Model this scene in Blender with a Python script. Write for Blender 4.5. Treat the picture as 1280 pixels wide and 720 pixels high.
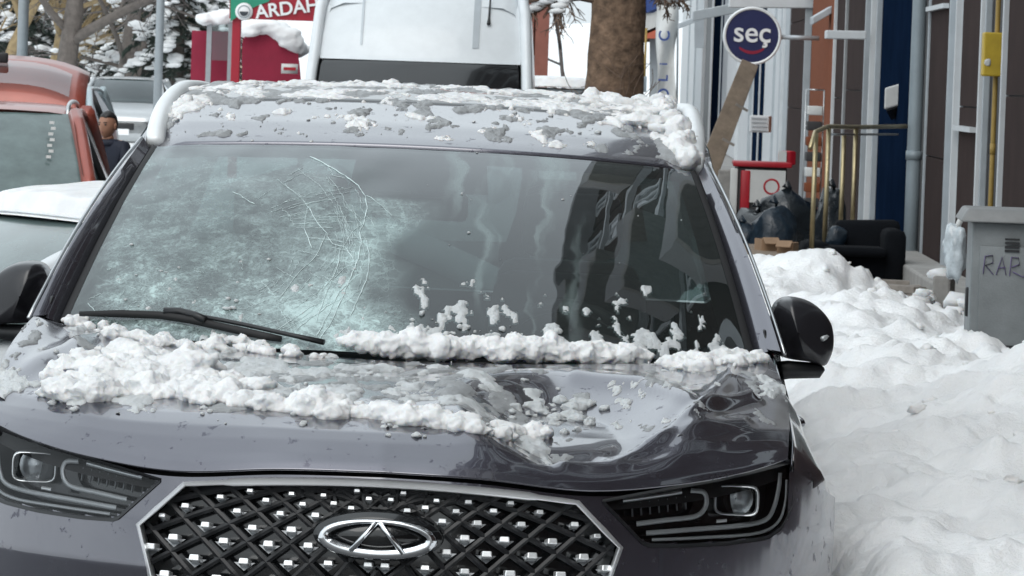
import bpy, bmesh, math, random
import numpy as np
from mathutils import Vector, Matrix, Euler, noise
from mathutils.bvhtree import BVHTree

for o in list(bpy.data.objects):
    bpy.data.objects.remove(o)
scene = bpy.context.scene
COL = scene.collection
rad = math.radians
random.seed(7)

# ------------------------------------------------------------------ camera
FPX, CAMH, ROLL = 5870.0, 1.75, rad(2.0)
PITCH = math.atan((360 - 98) / FPX)
cd = bpy.data.cameras.new('camera'); cam = bpy.data.objects.new('camera', cd); COL.objects.link(cam)
cd.sensor_width = 36.0; cd.lens = FPX / 1280 * 36.0
cd.clip_start = 0.1; cd.clip_end = 3000
CAMROT = Matrix.Rotation(math.pi / 2 - PITCH, 3, 'X') @ Matrix.Rotation(ROLL, 3, 'Z')
cam.matrix_world = Matrix.Translation((0, 0, CAMH)) @ CAMROT.to_4x4()
cd.dof.use_dof = True; cd.dof.focus_distance = 10.0; cd.dof.aperture_fstop = 45
scene.camera = cam
scene.render.resolution_x = 1024; scene.render.resolution_y = 576

# ------------------------------------------------------------------ sky, sun, exposure (overcast winter day)
SUN_EL, SUN_AZ = 45.0, 190.0          # azimuth clockwise from +Y
world = bpy.data.worlds.new('World'); scene.world = world; world.use_nodes = True
wn = world.node_tree; wn.nodes.clear()
w_out = wn.nodes.new('ShaderNodeOutputWorld'); w_bg = wn.nodes.new('ShaderNodeBackground')
w_sky = wn.nodes.new('ShaderNodeTexSky'); w_sky.sky_type = 'NISHITA'; w_sky.sun_disc = False
w_sky.sun_elevation = rad(SUN_EL); w_sky.sun_rotation = rad(SUN_AZ); w_sky.dust_density = 4.0; w_sky.air_density = 1.5
w_hsv = wn.nodes.new('ShaderNodeHueSaturation'); w_hsv.inputs['Saturation'].default_value = 0.25
w_mix = wn.nodes.new('ShaderNodeMix'); w_mix.data_type = 'RGBA'; w_mix.inputs[0].default_value = 0.8
w_mix.inputs[7].default_value = (6.7, 7.4, 7.85, 1)          # even cloud cover
w_tc = wn.nodes.new('ShaderNodeTexCoord'); w_no = wn.nodes.new('ShaderNodeTexNoise')
w_no.inputs['Scale'].default_value = 2.2; w_no.inputs['Detail'].default_value = 5
w_mr = wn.nodes.new('ShaderNodeMapRange'); w_mr.inputs[1].default_value = .3; w_mr.inputs[2].default_value = .7
w_mr.inputs[3].default_value = .82; w_mr.inputs[4].default_value = 1.15
w_mul = wn.nodes.new('ShaderNodeVectorMath'); w_mul.operation = 'SCALE'
wn.links.new(w_sky.outputs[0], w_hsv.inputs['Color']); wn.links.new(w_hsv.outputs[0], w_mix.inputs[6])
wn.links.new(w_tc.outputs['Generated'], w_no.inputs['Vector']); wn.links.new(w_no.outputs[0], w_mr.inputs[0])
w_sep = wn.nodes.new('ShaderNodeSeparateXYZ'); wn.links.new(w_tc.outputs['Generated'], w_sep.inputs[0])
w_el = wn.nodes.new('ShaderNodeMapRange'); w_el.inputs[3].default_value = .86; w_el.inputs[4].default_value = 1.10     # overcast: brighter overhead
w_mm = wn.nodes.new('ShaderNodeMath'); w_mm.operation = 'MULTIPLY'
wn.links.new(w_sep.outputs['Z'], w_el.inputs[0]); wn.links.new(w_el.outputs[0], w_mm.inputs[0]); wn.links.new(w_mr.outputs[0], w_mm.inputs[1])
wn.links.new(w_mix.outputs[2], w_mul.inputs[0]); wn.links.new(w_mm.outputs[0], w_mul.inputs['Scale'])
wn.links.new(w_mul.outputs[0], w_bg.inputs[0]); wn.links.new(w_bg.outputs[0], w_out.inputs[0])
w_bg.inputs[1].default_value = 0.15
sl = bpy.data.lights.new('sun', 'SUN'); sl.energy = 1.0; sl.angle = rad(50); sl.color = (1, .97, .93)
so = bpy.data.objects.new('sun', sl); COL.objects.link(so)
so.rotation_euler = Euler((rad(90 - SUN_EL), 0, rad(180 - SUN_AZ)), 'XYZ')
vs = scene.view_settings; vs.view_transform = 'Standard'; vs.look = 'None'; vs.exposure = 0.25; vs.gamma = 1.0
vs.use_curve_mapping = False

# ------------------------------------------------------------------ pixel -> direction helpers
def ray(px, py):
    d = CAMROT @ Vector(((px - 640) / FPX, (360 - py) / FPX, -1.0))
    return d
CAMP = Vector((0, 0, CAMH))
def wpt(px, py, y):
    d = ray(px, py); return CAMP + d * (y / d.y)
def on_ground(px, py, z=0.0):
    d = ray(px, py); return CAMP + d * ((z - CAMH) / d.z)

# ------------------------------------------------------------------ materials
MATS = {}
def nmat(name):
    m = bpy.data.materials.new(name); m.use_nodes = True
    nt = m.node_tree; b = nt.nodes['Principled BSDF']; MATS[name] = m
    return m, nt, b
def node(nt, t, **kw):
    n = nt.nodes.new(t)
    for k, v in kw.items(): setattr(n, k, v)
    return n
def simple(name, col, rough=.6, metal=0, coat=0, var=.18, vscale=8.0, bump=0.0, bscale=40.0, spec=.5):
    """base colour with soft blotchy variation and optional fine relief"""
    m, nt, b = nmat(name)
    tc = node(nt, 'ShaderNodeTexCoord'); n = node(nt, 'ShaderNodeTexNoise')
    n.inputs['Scale'].default_value = vscale; n.inputs['Detail'].default_value = 6; n.inputs['Roughness'].default_value = .65
    nt.links.new(tc.outputs['Object'], n.inputs['Vector'])
    r = node(nt, 'ShaderNodeMapRange'); r.inputs[1].default_value = .25; r.inputs[2].default_value = .75
    r.inputs[3].default_value = 1 - var; r.inputs[4].default_value = 1 + var
    nt.links.new(n.outputs[0], r.inputs[0])
    s = node(nt, 'ShaderNodeVectorMath', operation='SCALE'); s.inputs[0].default_value = col
    nt.links.new(r.outputs[0], s.inputs['Scale']); nt.links.new(s.outputs[0], b.inputs['Base Color'])
    b.inputs['Roughness'].default_value = rough; b.inputs['Metallic'].default_value = metal
    b.inputs['Coat Weight'].default_value = coat; b.inputs['Coat Roughness'].default_value = .04
    b.inputs['Specular IOR Level'].default_value = spec
    if bump:
        n2 = node(nt, 'ShaderNodeTexNoise'); n2.inputs['Scale'].default_value = bscale; n2.inputs['Detail'].default_value = 4
        nt.links.new(tc.outputs['Object'], n2.inputs['Vector'])
        bp = node(nt, 'ShaderNodeBump'); bp.inputs['Strength'].default_value = bump; bp.inputs['Distance'].default_value = .02
        nt.links.new(n2.outputs[0], bp.inputs['Height']); nt.links.new(bp.outputs[0], b.inputs['Normal'])
    return m
def M(n): return MATS[n]

simple('black_plastic', (.012, .013, .015), .45, var=.3)
simple('gloss_black', (.008, .009, .010), .15, coat=.6, var=.2)
simple('mirror_shell', (.014, .014, .017), .28, coat=.25, var=.2)
simple('clear_plastic', (.42, .47, .50), .2, coat=.5, var=.4, vscale=20)
simple('iced_glass', (.105, .145, .143), .22, coat=.25, var=.35, vscale=5)
simple('rubber', (.012, .012, .013), .7)
simple('chrome', (.78, .80, .82), .10, 1.0, var=.05)
simple('stud_chrome', (.92, .94, .95), .3, .6, var=.03)
simple('dull_silver', (.55, .57, .58), .28, .9, var=.1)
simple('rail_silver', (.80, .83, .84), .4, .15, var=.06)
simple('light_guide', (.42, .44, .45), .25, .3, var=.08)
simple('reflector_plate', (.16, .17, .18), .3, .6, var=.1)
simple('interior_dark', (.018, .019, .021), .75)
simple('interior_grey', (.16, .17, .18), .7)
simple('seat_leather', (.035, .033, .033), .5)
simple('rim_alloy', (.35, .36, .38), .3, .9)
simple('concrete', (.30, .29, .275), .85, var=.25, bump=.3)
simple('asphalt', (.06, .062, .066), .55, var=.4, vscale=1.2, bump=.4, bscale=60)
simple('pavement_slab', (.26, .25, .24), .7, var=.3, vscale=1.5, bump=.2)
simple('brown_cladding', (.040, .026, .024), .85, var=.22, vscale=2.0, bump=.08, bscale=90, spec=.08)
simple('dark_wall', (.035, .034, .036), .7, var=.3, vscale=1.0)
simple('trim_alu', (.42, .46, .49), .45, .3, var=.12, vscale=3)
simple('trim_white', (.60, .63, .65), .5, var=.1, vscale=3)
simple('pipe_grey', (.27, .32, .35), .45, .1, var=.12, vscale=2)
simple('navy_panel', (.006, .014, .034), 1.0, var=.3, vscale=1.5, spec=0)
simple('navy_sign', (.016, .020, .085), .35, var=.12)
simple('orange_panel', (.21, .07, .035), .85, var=.15, spec=.1)
simple('yellow_paint', (.52, .36, .03), .5, var=.18, vscale=6)
simple('ochre_pipe', (.36, .24, .06), .55, var=.25, vscale=6)
simple('brass', (.46, .385, .23), .36, .8, var=.2, vscale=10)
simple('weathered_wood', (.20, .155, .115), .8, var=.35, vscale=5, bump=.4, bscale=30)
simple('grey_wood', (.24, .215, .19), .85, var=.3, vscale=5, bump=.4, bscale=30)
simple('bag_plastic', (.012, .016, .020), .25, coat=.3, var=.5, vscale=9, bump=1.0, bscale=9)
simple('navy_bag', (.012, .022, .034), .3, var=.5, vscale=9, bump=1.0, bscale=9)
simple('dark_velvet', (.004, .005, .007), .95, var=.25, vscale=3, bump=.15, spec=.15)
simple('red_plastic', (.40, .012, .024), .4, var=.15)
simple('poster_white', (.62, .63, .62), .5, var=.08)
simple('cardboard', (.28, .18, .11), .85, var=.2)
simple('cabinet_grey', (.16, .175, .18), .55, .2, var=.22, vscale=7, bump=.1, bscale=150)
simple('cabinet_top', (.20, .205, .205), .6, .1, var=.2)
simple('graffiti', (.14, .105, .235), .6, var=.3, vscale=30)
simple('white_paint', (.66, .70, .725), .35, coat=.4, var=.05)
simple('silver_paint', (.44, .46, .47), .3, .5, coat=.6, var=.06)
simple('red_paint', (.30, .065, .042), .35, .2, coat=.5, var=.12)
simple('teal_paint', (.36, .44, .47), .35, .2, coat=.5, var=.08)
simple('dark_paint', (.03, .035, .035), .4, coat=.4, var=.1)
simple('maroon_cloth', (.24, .008, .035), .75, var=.12, vscale=3, bump=.2)
simple('shelter_red', (.32, .006, .022), .45, var=.1)
simple('sign_green', (.015, .25, .15), .5, var=.08)
simple('sign_white', (.80, .81, .82), .5, var=.03)
simple('sign_blue', (.03, .07, .25), .45, var=.15)
simple('sign_orange', (.55, .13, .07), .5, var=.1)
simple('sign_dark', (.03, .04, .05), .5)
simple('pole_grey', (.30, .33, .35), .5, .3, var=.12)
simple('bark_grey', (.12, .105, .095), .9, var=.35, vscale=7, bump=.6, bscale=18)
simple('bark_brown', (.16, .105, .07), .95, var=.75, vscale=9, bump=1.0, bscale=16)
simple('twig', (.14, .095, .07), .9, var=.3)
simple('tan_twig', (.33, .25, .14), .9, var=.3)
simple('grey_twig', (.13, .115, .11), .9, var=.3)
simple('needles', (.030, .045, .036), .8, var=.45, vscale=2)
simple('beige_wall', (.52, .45, .33), .85, var=.12, vscale=.6)
simple('brick_red', (.26, .10, .075), .85, var=.25, vscale=1.2)
simple('grey_wall', (.34, .34, .35), .85, var=.15, vscale=.7)
simple('skin', (.30, .15, .095), .55, var=.08)
simple('hair', (.010, .009, .009), .5)
simple('jacket', (.008, .012, .026), .75, var=.3)
simple('trousers', (.02, .022, .03), .8)
simple('eye_dark', (.01, .008, .008), .3)
simple('lip', (.26, .10, .085), .5)

def snow_mat(name, col, rough=.7, bump=.5, sc=60, sss=.15, grime=None):
    m, nt, b = nmat(name)
    tc = node(nt, 'ShaderNodeTexCoord')
    b.inputs['Roughness'].default_value = rough
    b.inputs['Subsurface Weight'].default_value = sss; b.inputs['Subsurface Radius'].default_value = (.02, .025, .03)
    b.inputs['Subsurface Scale'].default_value = .7
    n = node(nt, 'ShaderNodeTexNoise'); n.inputs['Scale'].default_value = sc; n.inputs['Detail'].default_value = 8; n.inputs['Roughness'].default_value = .7
    n3 = node(nt, 'ShaderNodeTexNoise'); n3.inputs['Scale'].default_value = sc * .12; n3.inputs['Detail'].default_value = 6
    mx = node(nt, 'ShaderNodeMix'); mx.data_type = 'RGBA'
    mx.inputs[6].default_value = (*[c * .88 for c in col], 1); mx.inputs[7].default_value = (*col, 1)
    r = node(nt, 'ShaderNodeMapRange'); r.inputs[1].default_value = .35; r.inputs[2].default_value = .6
    nt.links.new(tc.outputs['Object'], n.inputs['Vector']); nt.links.new(tc.outputs['Object'], n3.inputs['Vector'])
    nt.links.new(n3.outputs[0], r.inputs[0]); nt.links.new(r.outputs[0], mx.inputs[0])
    last = mx.outputs[2]
    if grime:
        g = node(nt, 'ShaderNodeTexNoise'); g.inputs['Scale'].default_value = sc * .3; g.inputs['Detail'].default_value = 9; g.inputs['Roughness'].default_value = .8
        nt.links.new(tc.outputs['Object'], g.inputs['Vector'])
        gr = node(nt, 'ShaderNodeMapRange'); gr.inputs[1].default_value = .60; gr.inputs[2].default_value = .74
        nt.links.new(g.outputs[0], gr.inputs[0])
        m2 = node(nt, 'ShaderNodeMix'); m2.data_type = 'RGBA'; m2.inputs[7].default_value = (*grime, 1)
        nt.links.new(gr.outputs[0], m2.inputs[0]); nt.links.new(last, m2.inputs[6]); last = m2.outputs[2]
    nt.links.new(last, b.inputs['Base Color'])
    bp = node(nt, 'ShaderNodeBump'); bp.inputs['Strength'].default_value = bump; bp.inputs['Distance'].default_value = .012
    nt.links.new(n.outputs[0], bp.inputs['Height']); nt.links.new(bp.outputs[0], b.inputs['Normal'])
    return m
snow_mat('snow', (.90, .91, .915), sc=75, bump=.7, sss=.5)
snow_mat('bank_snow', (.92, .93, .935), sc=30, bump=1.0, grime=(.80, .80, .79))
snow_mat('far_snow', (.84, .86, .87), sc=10, bump=.2, sss=0)
snow_mat('wet_snow', (.74, .77, .78), rough=.3, sc=110, bump=.9, sss=.2)
snow_mat('slush', (.44, .455, .465), rough=.3, sc=140, bump=.9, sss=.05)

# dark violet-grey clear-coated car paint with water film, dried spots and dirt
m, nt, b = nmat('suv_paint')
b.inputs['Base Color'].default_value = (.092, .091, .116, 1)
b.inputs['Metallic'].default_value = .8; b.inputs['Roughness'].default_value = .26; b.inputs['Coat IOR'].default_value = 1.95
b.inputs['Coat Weight'].default_value = 1.0
tc = node(nt, 'ShaderNodeTexCoord')
n1 = node(nt, 'ShaderNodeTexNoise'); n1.inputs['Scale'].default_value = 26; n1.inputs['Detail'].default_value = 9; n1.inputs['Roughness'].default_value = .72
n2 = node(nt, 'ShaderNodeTexNoise'); n2.inputs['Scale'].default_value = 5; n2.inputs['Detail'].default_value = 5
n3 = node(nt, 'ShaderNodeTexNoise'); n3.inputs['Scale'].default_value = 3.2; n3.inputs['Detail'].default_value = 2
for n in (n1, n2, n3): nt.links.new(tc.outputs['Object'], n.inputs['Vector'])
r1 = node(nt, 'ShaderNodeMapRange'); r1.inputs[1].default_value = .605; r1.inputs[2].default_value = .635    # spots of grit
nt.links.new(n1.outputs[0], r1.inputs[0])
r2 = node(nt, 'ShaderNodeMapRange'); r2.inputs[1].default_value = .38; r2.inputs[2].default_value = .68; r2.inputs[3].default_value = .02; r2.inputs[4].default_value = .12
nt.links.new(n2.outputs[0], r2.inputs[0])
mxr = node(nt, 'ShaderNodeMix'); mxr.data_type = 'FLOAT'; mxr.inputs[3].default_value = .55
nt.links.new(r1.outputs[0], mxr.inputs[0]); nt.links.new(r2.outputs[0], mxr.inputs[2]); nt.links.new(mxr.outputs[0], b.inputs['Coat Roughness'])
sub = node(nt, 'ShaderNodeMath', operation='SUBTRACT'); sub.inputs[0].default_value = 1.0
mlt = node(nt, 'ShaderNodeMath', operation='MULTIPLY'); mlt.inputs[1].default_value = .75
nt.links.new(r1.outputs[0], mlt.inputs[0]); nt.links.new(mlt.outputs[0], sub.inputs[1]); nt.links.new(sub.outputs[0], b.inputs['Coat Weight'])
bp = node(nt, 'ShaderNodeBump'); bp.inputs['Strength'].default_value = .15; bp.inputs['Distance'].default_value = .012
nt.links.new(n3.outputs[0], bp.inputs['Height']); nt.links.new(bp.outputs[0], b.inputs['Normal'])
bp2 = node(nt, 'ShaderNodeBump'); bp2.inputs['Strength'].default_value = .12; bp2.inputs['Distance'].default_value = .010
nt.links.new(n3.outputs[0], bp2.inputs['Height']); nt.links.new(bp2.outputs[0], b.inputs['Coat Normal'])

def glass_mat(name, tint, wave=.15, refl=1.0, ior=1.5):
    """thin pane: Fresnel reflection over tinted see-through"""
    m = bpy.data.materials.new(name); m.use_nodes = True; MATS[name] = m
    nt = m.node_tree; nt.nodes.clear()
    out = node(nt, 'ShaderNodeOutputMaterial'); tr = node(nt, 'ShaderNodeBsdfTransparent'); gl = node(nt, 'ShaderNodeBsdfGlossy')
    tr.inputs[0].default_value = (*tint, 1); gl.inputs['Roughness'].default_value = .01; gl.inputs[0].default_value = (.96, .98, 1, 1)
    fr = node(nt, 'ShaderNodeFresnel'); fr.inputs[0].default_value = ior
    mu = node(nt, 'ShaderNodeMath', operation='MULTIPLY'); mu.inputs[1].default_value = refl; mu.use_clamp = True
    mx = node(nt, 'ShaderNodeMixShader')
    tc = node(nt, 'ShaderNodeTexCoord'); n = node(nt, 'ShaderNodeTexNoise'); n.inputs['Scale'].default_value = 3.5; n.inputs['Detail'].default_value = 2
    bp = node(nt, 'ShaderNodeBump'); bp.inputs['Strength'].default_value = wave; bp.inputs['Distance'].default_value = .02
    nt.links.new(tc.outputs['Object'], n.inputs['Vector']); nt.links.new(n.outputs[0], bp.inputs['Height']); nt.links.new(bp.outputs[0], gl.inputs['Normal'])
    nt.links.new(fr.outputs[0], mu.inputs[0]); nt.links.new(mu.outputs[0], mx.inputs[0])
    nt.links.new(tr.outputs[0], mx.inputs[1]); nt.links.new(gl.outputs[0], mx.inputs[2]); nt.links.new(mx.outputs[0], out.inputs[0])
    return m, nt, mx, out, tc
glass_mat('car_glass', (.25, .32, .31), .1, 1.7)
glass_mat('clear_lens', (.90, .91, .92), .05, .55)
glass_mat('shop_glass', (.10, .12, .13), .2, 1.5)
glass_mat('shelter_glass', (.75, .80, .80), .1, 1.5)

# cracked windscreen: the same pane with crushed, frosted glass on the passenger side and painted streaks of reflected sky
m, nt, mx, out, tc = glass_mat('cracked_glass', (.30, .36, .36), .09, 1.5)
sep = node(nt, 'ShaderNodeSeparateXYZ'); nt.links.new(tc.outputs['Object'], sep.inputs[0])
def fmath(op, a, b=None, clamp=False):
    n = node(nt, 'ShaderNodeMath', operation=op); n.use_clamp = clamp
    for i, v in enumerate((a, b)):
        if v is None: continue
        if isinstance(v, (int, float)): n.inputs[i].default_value = v
        else: nt.links.new(v, n.inputs[i])
    return n.outputs[0]
def fr_range(v, a, b_, c=0., d=1., smooth=True):
    n = node(nt, 'ShaderNodeMapRange'); n.interpolation_type = 'SMOOTHSTEP' if smooth else 'LINEAR'
    for i, q in zip((1, 2, 3, 4), (a, b_, c, d)): n.inputs[i].default_value = q
    nt.links.new(v, n.inputs[0]); return n.outputs[0]
U, W = sep.outputs['X'], sep.outputs['Z']
nd = node(nt, 'ShaderNodeTexNoise'); nd.inputs['Scale'].default_value = 6; nd.inputs['Detail'].default_value = 5
nt.links.new(tc.outputs['Object'], nd.inputs['Vector'])
dist = node(nt, 'ShaderNodeVectorMath', operation='SCALE'); dist.inputs['Scale'].default_value = .10
nt.links.new(nd.outputs['Color'], dist.inputs[0])
addv = node(nt, 'ShaderNodeVectorMath', operation='ADD'); nt.links.new(tc.outputs['Object'], addv.inputs[0]); nt.links.new(dist.outputs[0], addv.inputs[1])
sepd = node(nt, 'ShaderNodeSeparateXYZ'); nt.links.new(addv.outputs[0], sepd.inputs[0])
ne = node(nt, 'ShaderNodeTexNoise'); ne.inputs['Scale'].default_value = 4.5; ne.inputs['Detail'].default_value = 6; nt.links.new(tc.outputs['Object'], ne.inputs['Vector'])
edge = fr_range(fmath('ADD', U, fmath('MULTIPLY', fmath('SUBTRACT', ne.outputs[0], .5), .45)), -.10, .02, 1, 0)               # right limit of the shattered field
def voro(scale, lo, hi, stretch=(1, 1, 1)):
    v = node(nt, 'ShaderNodeTexVoronoi', feature='DISTANCE_TO_EDGE'); v.inputs['Scale'].default_value = scale
    mp = node(nt, 'ShaderNodeMapping'); mp.inputs['Scale'].default_value = stretch
    nt.links.new(addv.outputs[0], mp.inputs[0]); nt.links.new(mp.outputs[0], v.inputs['Vector'])
    return fr_range(v.outputs['Distance'], lo, hi, 1, 0)
nf = node(nt, 'ShaderNodeTexNoise'); nf.inputs['Scale'].default_value = 48; nf.inputs['Detail'].default_value = 8; nf.inputs['Roughness'].default_value = .7; nf.inputs['Distortion'].default_value = 1.2; nt.links.new(addv.outputs[0], nf.inputs['Vector'])
fine = fmath('MAXIMUM', fmath('MULTIPLY', voro(105, .0, .13), .45), fr_range(nf.outputs[0], .47, .64)); coarse = voro(16, 0, .018, (1.6, .8, .8))
low = fr_range(W, 1.16, 1.42, 1, 0)
nn = node(nt, 'ShaderNodeTexNoise'); nn.inputs['Scale'].default_value = 9; nn.inputs['Detail'].default_value = 9; nn.inputs['Roughness'].default_value = .75
nt.links.new(tc.outputs['Object'], nn.inputs['Vector'])
patch = fr_range(nn.outputs[0], .36, .66)
# crushed crescent: a ring about the impact in the lower middle
du = fmath('SUBTRACT', sepd.outputs['X'], -.42); dw = fmath('MULTIPLY', fmath('SUBTRACT', sepd.outputs['Z'], 1.42), 1.55)
rr = fmath('SQRT', fmath('ADD', fmath('MULTIPLY', du, du), fmath('MULTIPLY', dw, dw)))
ring = fmath('MULTIPLY', fr_range(rr, .26, .40), fr_range(rr, .42, .52, 1, 0))
right = fr_range(sepd.outputs['X'], -.42, -.10)
cres = fmath('MULTIPLY', fmath('MULTIPLY', ring, right), fr_range(W, 1.30, 1.44, 1, 0))
lines = fmath('MULTIPLY', fmath('MAXIMUM', fmath('MULTIPLY', fine, fmath('ADD', fmath('MULTIPLY', low, .5), .22)), fmath('MULTIPLY', coarse, fmath('ADD', cres, .12))), fmath('ADD', patch, .25))
ang = fmath('ARCTAN2', dw, du)
jit = fmath('MULTIPLY', nn.outputs[0], 3.2)
def hair(v, wd):
    fr = fmath('FRACT', v); return fr_range(fmath('ABSOLUTE', fmath('SUBTRACT', fr, .5)), 0, wd, 1, 0)
conc = hair(fmath('ADD', fmath('MULTIPLY', rr, 26), jit), .11); radl = hair(fmath('ADD', fmath('MULTIPLY', ang, 9), jit), .09)
web = fmath('MULTIPLY', fmath('MAXIMUM', conc, radl), fmath('MULTIPLY', fr_range(rr, .14, .34), fr_range(rr, .50, .66, 1, 0)))
web = fmath('MULTIPLY', web, fmath('ADD', fmath('MULTIPLY', patch, .55), fmath('MULTIPLY', cres, .6)))
lines = fmath('MAXIMUM', lines, fmath('MULTIPLY', web, .8))
veil = fmath('ADD', fmath('MULTIPLY', patch, .20), fmath('ADD', fmath('MULTIPLY', low, .08), .05))
frost_refl = fmath('MULTIPLY', edge, fmath('ADD', fmath('ADD', lines, veil), fmath('MULTIPLY', cres, fmath('ADD', fmath('MULTIPLY', patch, .5), .18))), True)
inside = fmath('MULTIPLY', fr_range(U, -.735, -.66), fr_range(W, 1.555, 1.50))
frost_refl = fmath('MULTIPLY', frost_refl, fmath('ADD', fmath('MULTIPLY', inside, .8), .2))
block_ = fmath('MULTIPLY', fr_range(W, 1.455, 1.465), fr_range(U, -.20, -.19))
frost_refl = fmath('MULTIPLY', frost_refl, fmath('SUBTRACT', 1.0, fmath('MULTIPLY', block_, .85)))
# vertical drips over the middle, their sky reflection painted in as pale streaks
mp = node(nt, 'ShaderNodeMapping'); mp.inputs['Scale'].default_value = (16, 1.2, 1.2)
ns = node(nt, 'ShaderNodeTexNoise'); ns.inputs['Scale'].default_value = 1.0; ns.inputs['Detail'].default_value = 4
nt.links.new(addv.outputs[0], mp.inputs[0]); nt.links.new(mp.outputs[0], ns.inputs['Vector'])
st = fmath('MULTIPLY', fr_range(ns.outputs[0], .50, .66), fmath('MULTIPLY', fr_range(U, .0, .10), fr_range(U, .34, .42, 1, 0)))
frost_refl = fmath('ADD', frost_refl, fmath('MULTIPLY', st, .22), True)
frost_refl = fmath('ADD', frost_refl, .02, True)
df = node(nt, 'ShaderNodeBsdfDiffuse'); df.inputs[0].default_value = (.50, .63, .625, 1)
mx2 = node(nt, 'ShaderNodeMixShader')
nt.links.new(frost_refl, mx2.inputs[0]); nt.links.new(mx.outputs[0], mx2.inputs[1]); nt.links.new(df.outputs[0], mx2.inputs[2])
nt.links.new(mx2.outputs[0], out.inputs[0])
m, nt, b = nmat('crack_edge'); b.inputs['Base Color'].default_value = (.68, .80, .80, 1); b.inputs['Roughness'].default_value = .4

# ------------------------------------------------------------------ mesh building
class MB:
    def __init__(self): self.v = []; self.f = []; self.mi = []; self.cur = 0
    def add(self, vs, fs):
        n = len(self.v); self.v += [tuple(p) for p in vs]; self.f += [tuple(i + n for i in f) for f in fs]
        self.mi += [self.cur] * len(fs); return self
    def box(self, c, s, rot=None):
        x, y, z = (q / 2 for q in s); pts = [Vector((i * x, j * y, k * z)) for i in (-1, 1) for j in (-1, 1) for k in (-1, 1)]
        if rot is not None: pts = [rot @ p for p in pts]
        c = Vector(c)
        return self.add([p + c for p in pts], [(0, 1, 3, 2), (4, 6, 7, 5), (0, 4, 5, 1), (2, 3, 7, 6), (0, 2, 6, 4), (1, 5, 7, 3)])
    def hexa(self, p):   # 8 points: bottom 4 loop, top 4 loop
        return self.add(p, [(3, 2, 1, 0), (4, 5, 6, 7), (0, 1, 5, 4), (1, 2, 6, 5), (2, 3, 7, 6), (3, 0, 4, 7)])
    def grid(self, rows, close=False):
        n, m_ = len(rows), len(rows[0]); vs = [p for r in rows for p in r]; fs = []
        for i in range(n - 1):
            for j in range(m_ - (0 if close else 1)):
                k = (j + 1) % m_
                fs.append((i * m_ + j, i * m_ + k, (i + 1) * m_ + k, (i + 1) * m_ + j))
        return self.add(vs, fs)
    def tube(self, pts, r, seg=8, cap=True, flat=None):
        pts = [Vector(p) for p in pts]; rs = r if isinstance(r, (list, tuple)) else [r] * len(pts); rows = []
        for i, p in enumerate(pts):
            t = (pts[min(i + 1, len(pts) - 1)] - pts[max(i - 1, 0)]).normalized()
            a = t.cross(Vector((0, 0, 1)))
            if a.length < .05: a = t.cross(Vector((0, 1, 0)))
            a.normalize(); bb = a.cross(t).normalized()
            k = flat or 1
            rows.append([p + (a * math.cos(q) + bb * math.sin(q) * k) * rs[i] for q in [2 * math.pi * j / seg for j in range(seg)]])
        n0 = len(self.v); self.grid(rows, True)
        if cap:
            self.f.append(tuple(n0 + j for j in reversed(range(seg)))); self.mi.append(self.cur)
            self.f.append(tuple(n0 + (len(rows) - 1) * seg + j for j in range(seg))); self.mi.append(self.cur)
        return self
    def lathe(self, prof, axis_pt, axis='x', seg=28):
        rows = []; c = Vector(axis_pt)
        for a, r in prof:
            row = []
            for j in range(seg):
                q = 2 * math.pi * j / seg; co, si = math.cos(q) * r, math.sin(q) * r
                row.append(c + (Vector((a, co, si)) if axis == 'x' else Vector((co, a, si)) if axis == 'y' else Vector((co, si, a))))
            rows.append(row)
        return self.grid(rows, True)
    def prism(self, poly, fn0, fn1):
        """poly: list of 2D points, fn0/fn1 map a 2D point to front/back 3D"""
        n = len(poly); vs = [fn0(*p) for p in poly] + [fn1(*p) for p in poly]
        return self.add(vs, [tuple(range(n)), tuple(reversed(range(n, 2 * n)))] + [(i, i + n, (i + 1) % n + n, (i + 1) % n) for i in range(n)])
    def lump(self, c, r, sub=2, amp=.3, fr=1.3, squash=(1, 1, 1), seed=0):
        vs, fs = ICO[sub]; off = Vector((seed * 3.17, seed * 1.71, seed * 2.3))
        out = []
        for p in vs:
            q = 1 + amp * noise.noise(p * fr + off) * 1.6 + amp * .5 * noise.noise(p * fr * 2.7 + off)
            out.append(Vector((p.x * squash[0], p.y * squash[1], p.z * squash[2])) * (q * r) + Vector(c))
        return self.add(out, fs)
    def build(self, name, mat, parent=None, smooth=True, auto=None, bevel=None, solid=None):
        me = bpy.data.meshes.new(name); me.from_pydata(self.v, [], self.f)
        mats = mat if isinstance(mat, list) else [mat]
        for q in mats: me.materials.append(M(q))
        if len(mats) > 1: me.polygons.foreach_set('material_index', self.mi)
        if smooth: me.polygons.foreach_set('use_smooth', [True] * len(me.polygons))
        me.update()
        bm = bmesh.new(); bm.from_mesh(me); bmesh.ops.recalc_face_normals(bm, faces=bm.faces); bm.to_mesh(me); bm.free()
        if smooth and auto: me.set_sharp_from_angle(angle=rad(auto))
        o = bpy.data.objects.new(name, me); COL.objects.link(o)
        if parent is not None: o.parent = parent
        if solid:
            mo = o.modifiers.new('solid', 'SOLIDIFY'); mo.thickness = solid; mo.offset = -1
        if bevel:
            mo = o.modifiers.new('bevel', 'BEVEL'); mo.width = bevel; mo.segments = 2; mo.limit_method = 'ANGLE'
        return o
ICO = {}
for s_ in (1, 2, 3):
    bm = bmesh.new(); bmesh.ops.create_icosphere(bm, subdivisions=s_, radius=1)
    bm.verts.ensure_lookup_table(); ICO[s_] = ([v.co.copy() for v in bm.verts], [tuple(v.index for v in f.verts) for f in bm.faces]); bm.free()

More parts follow.
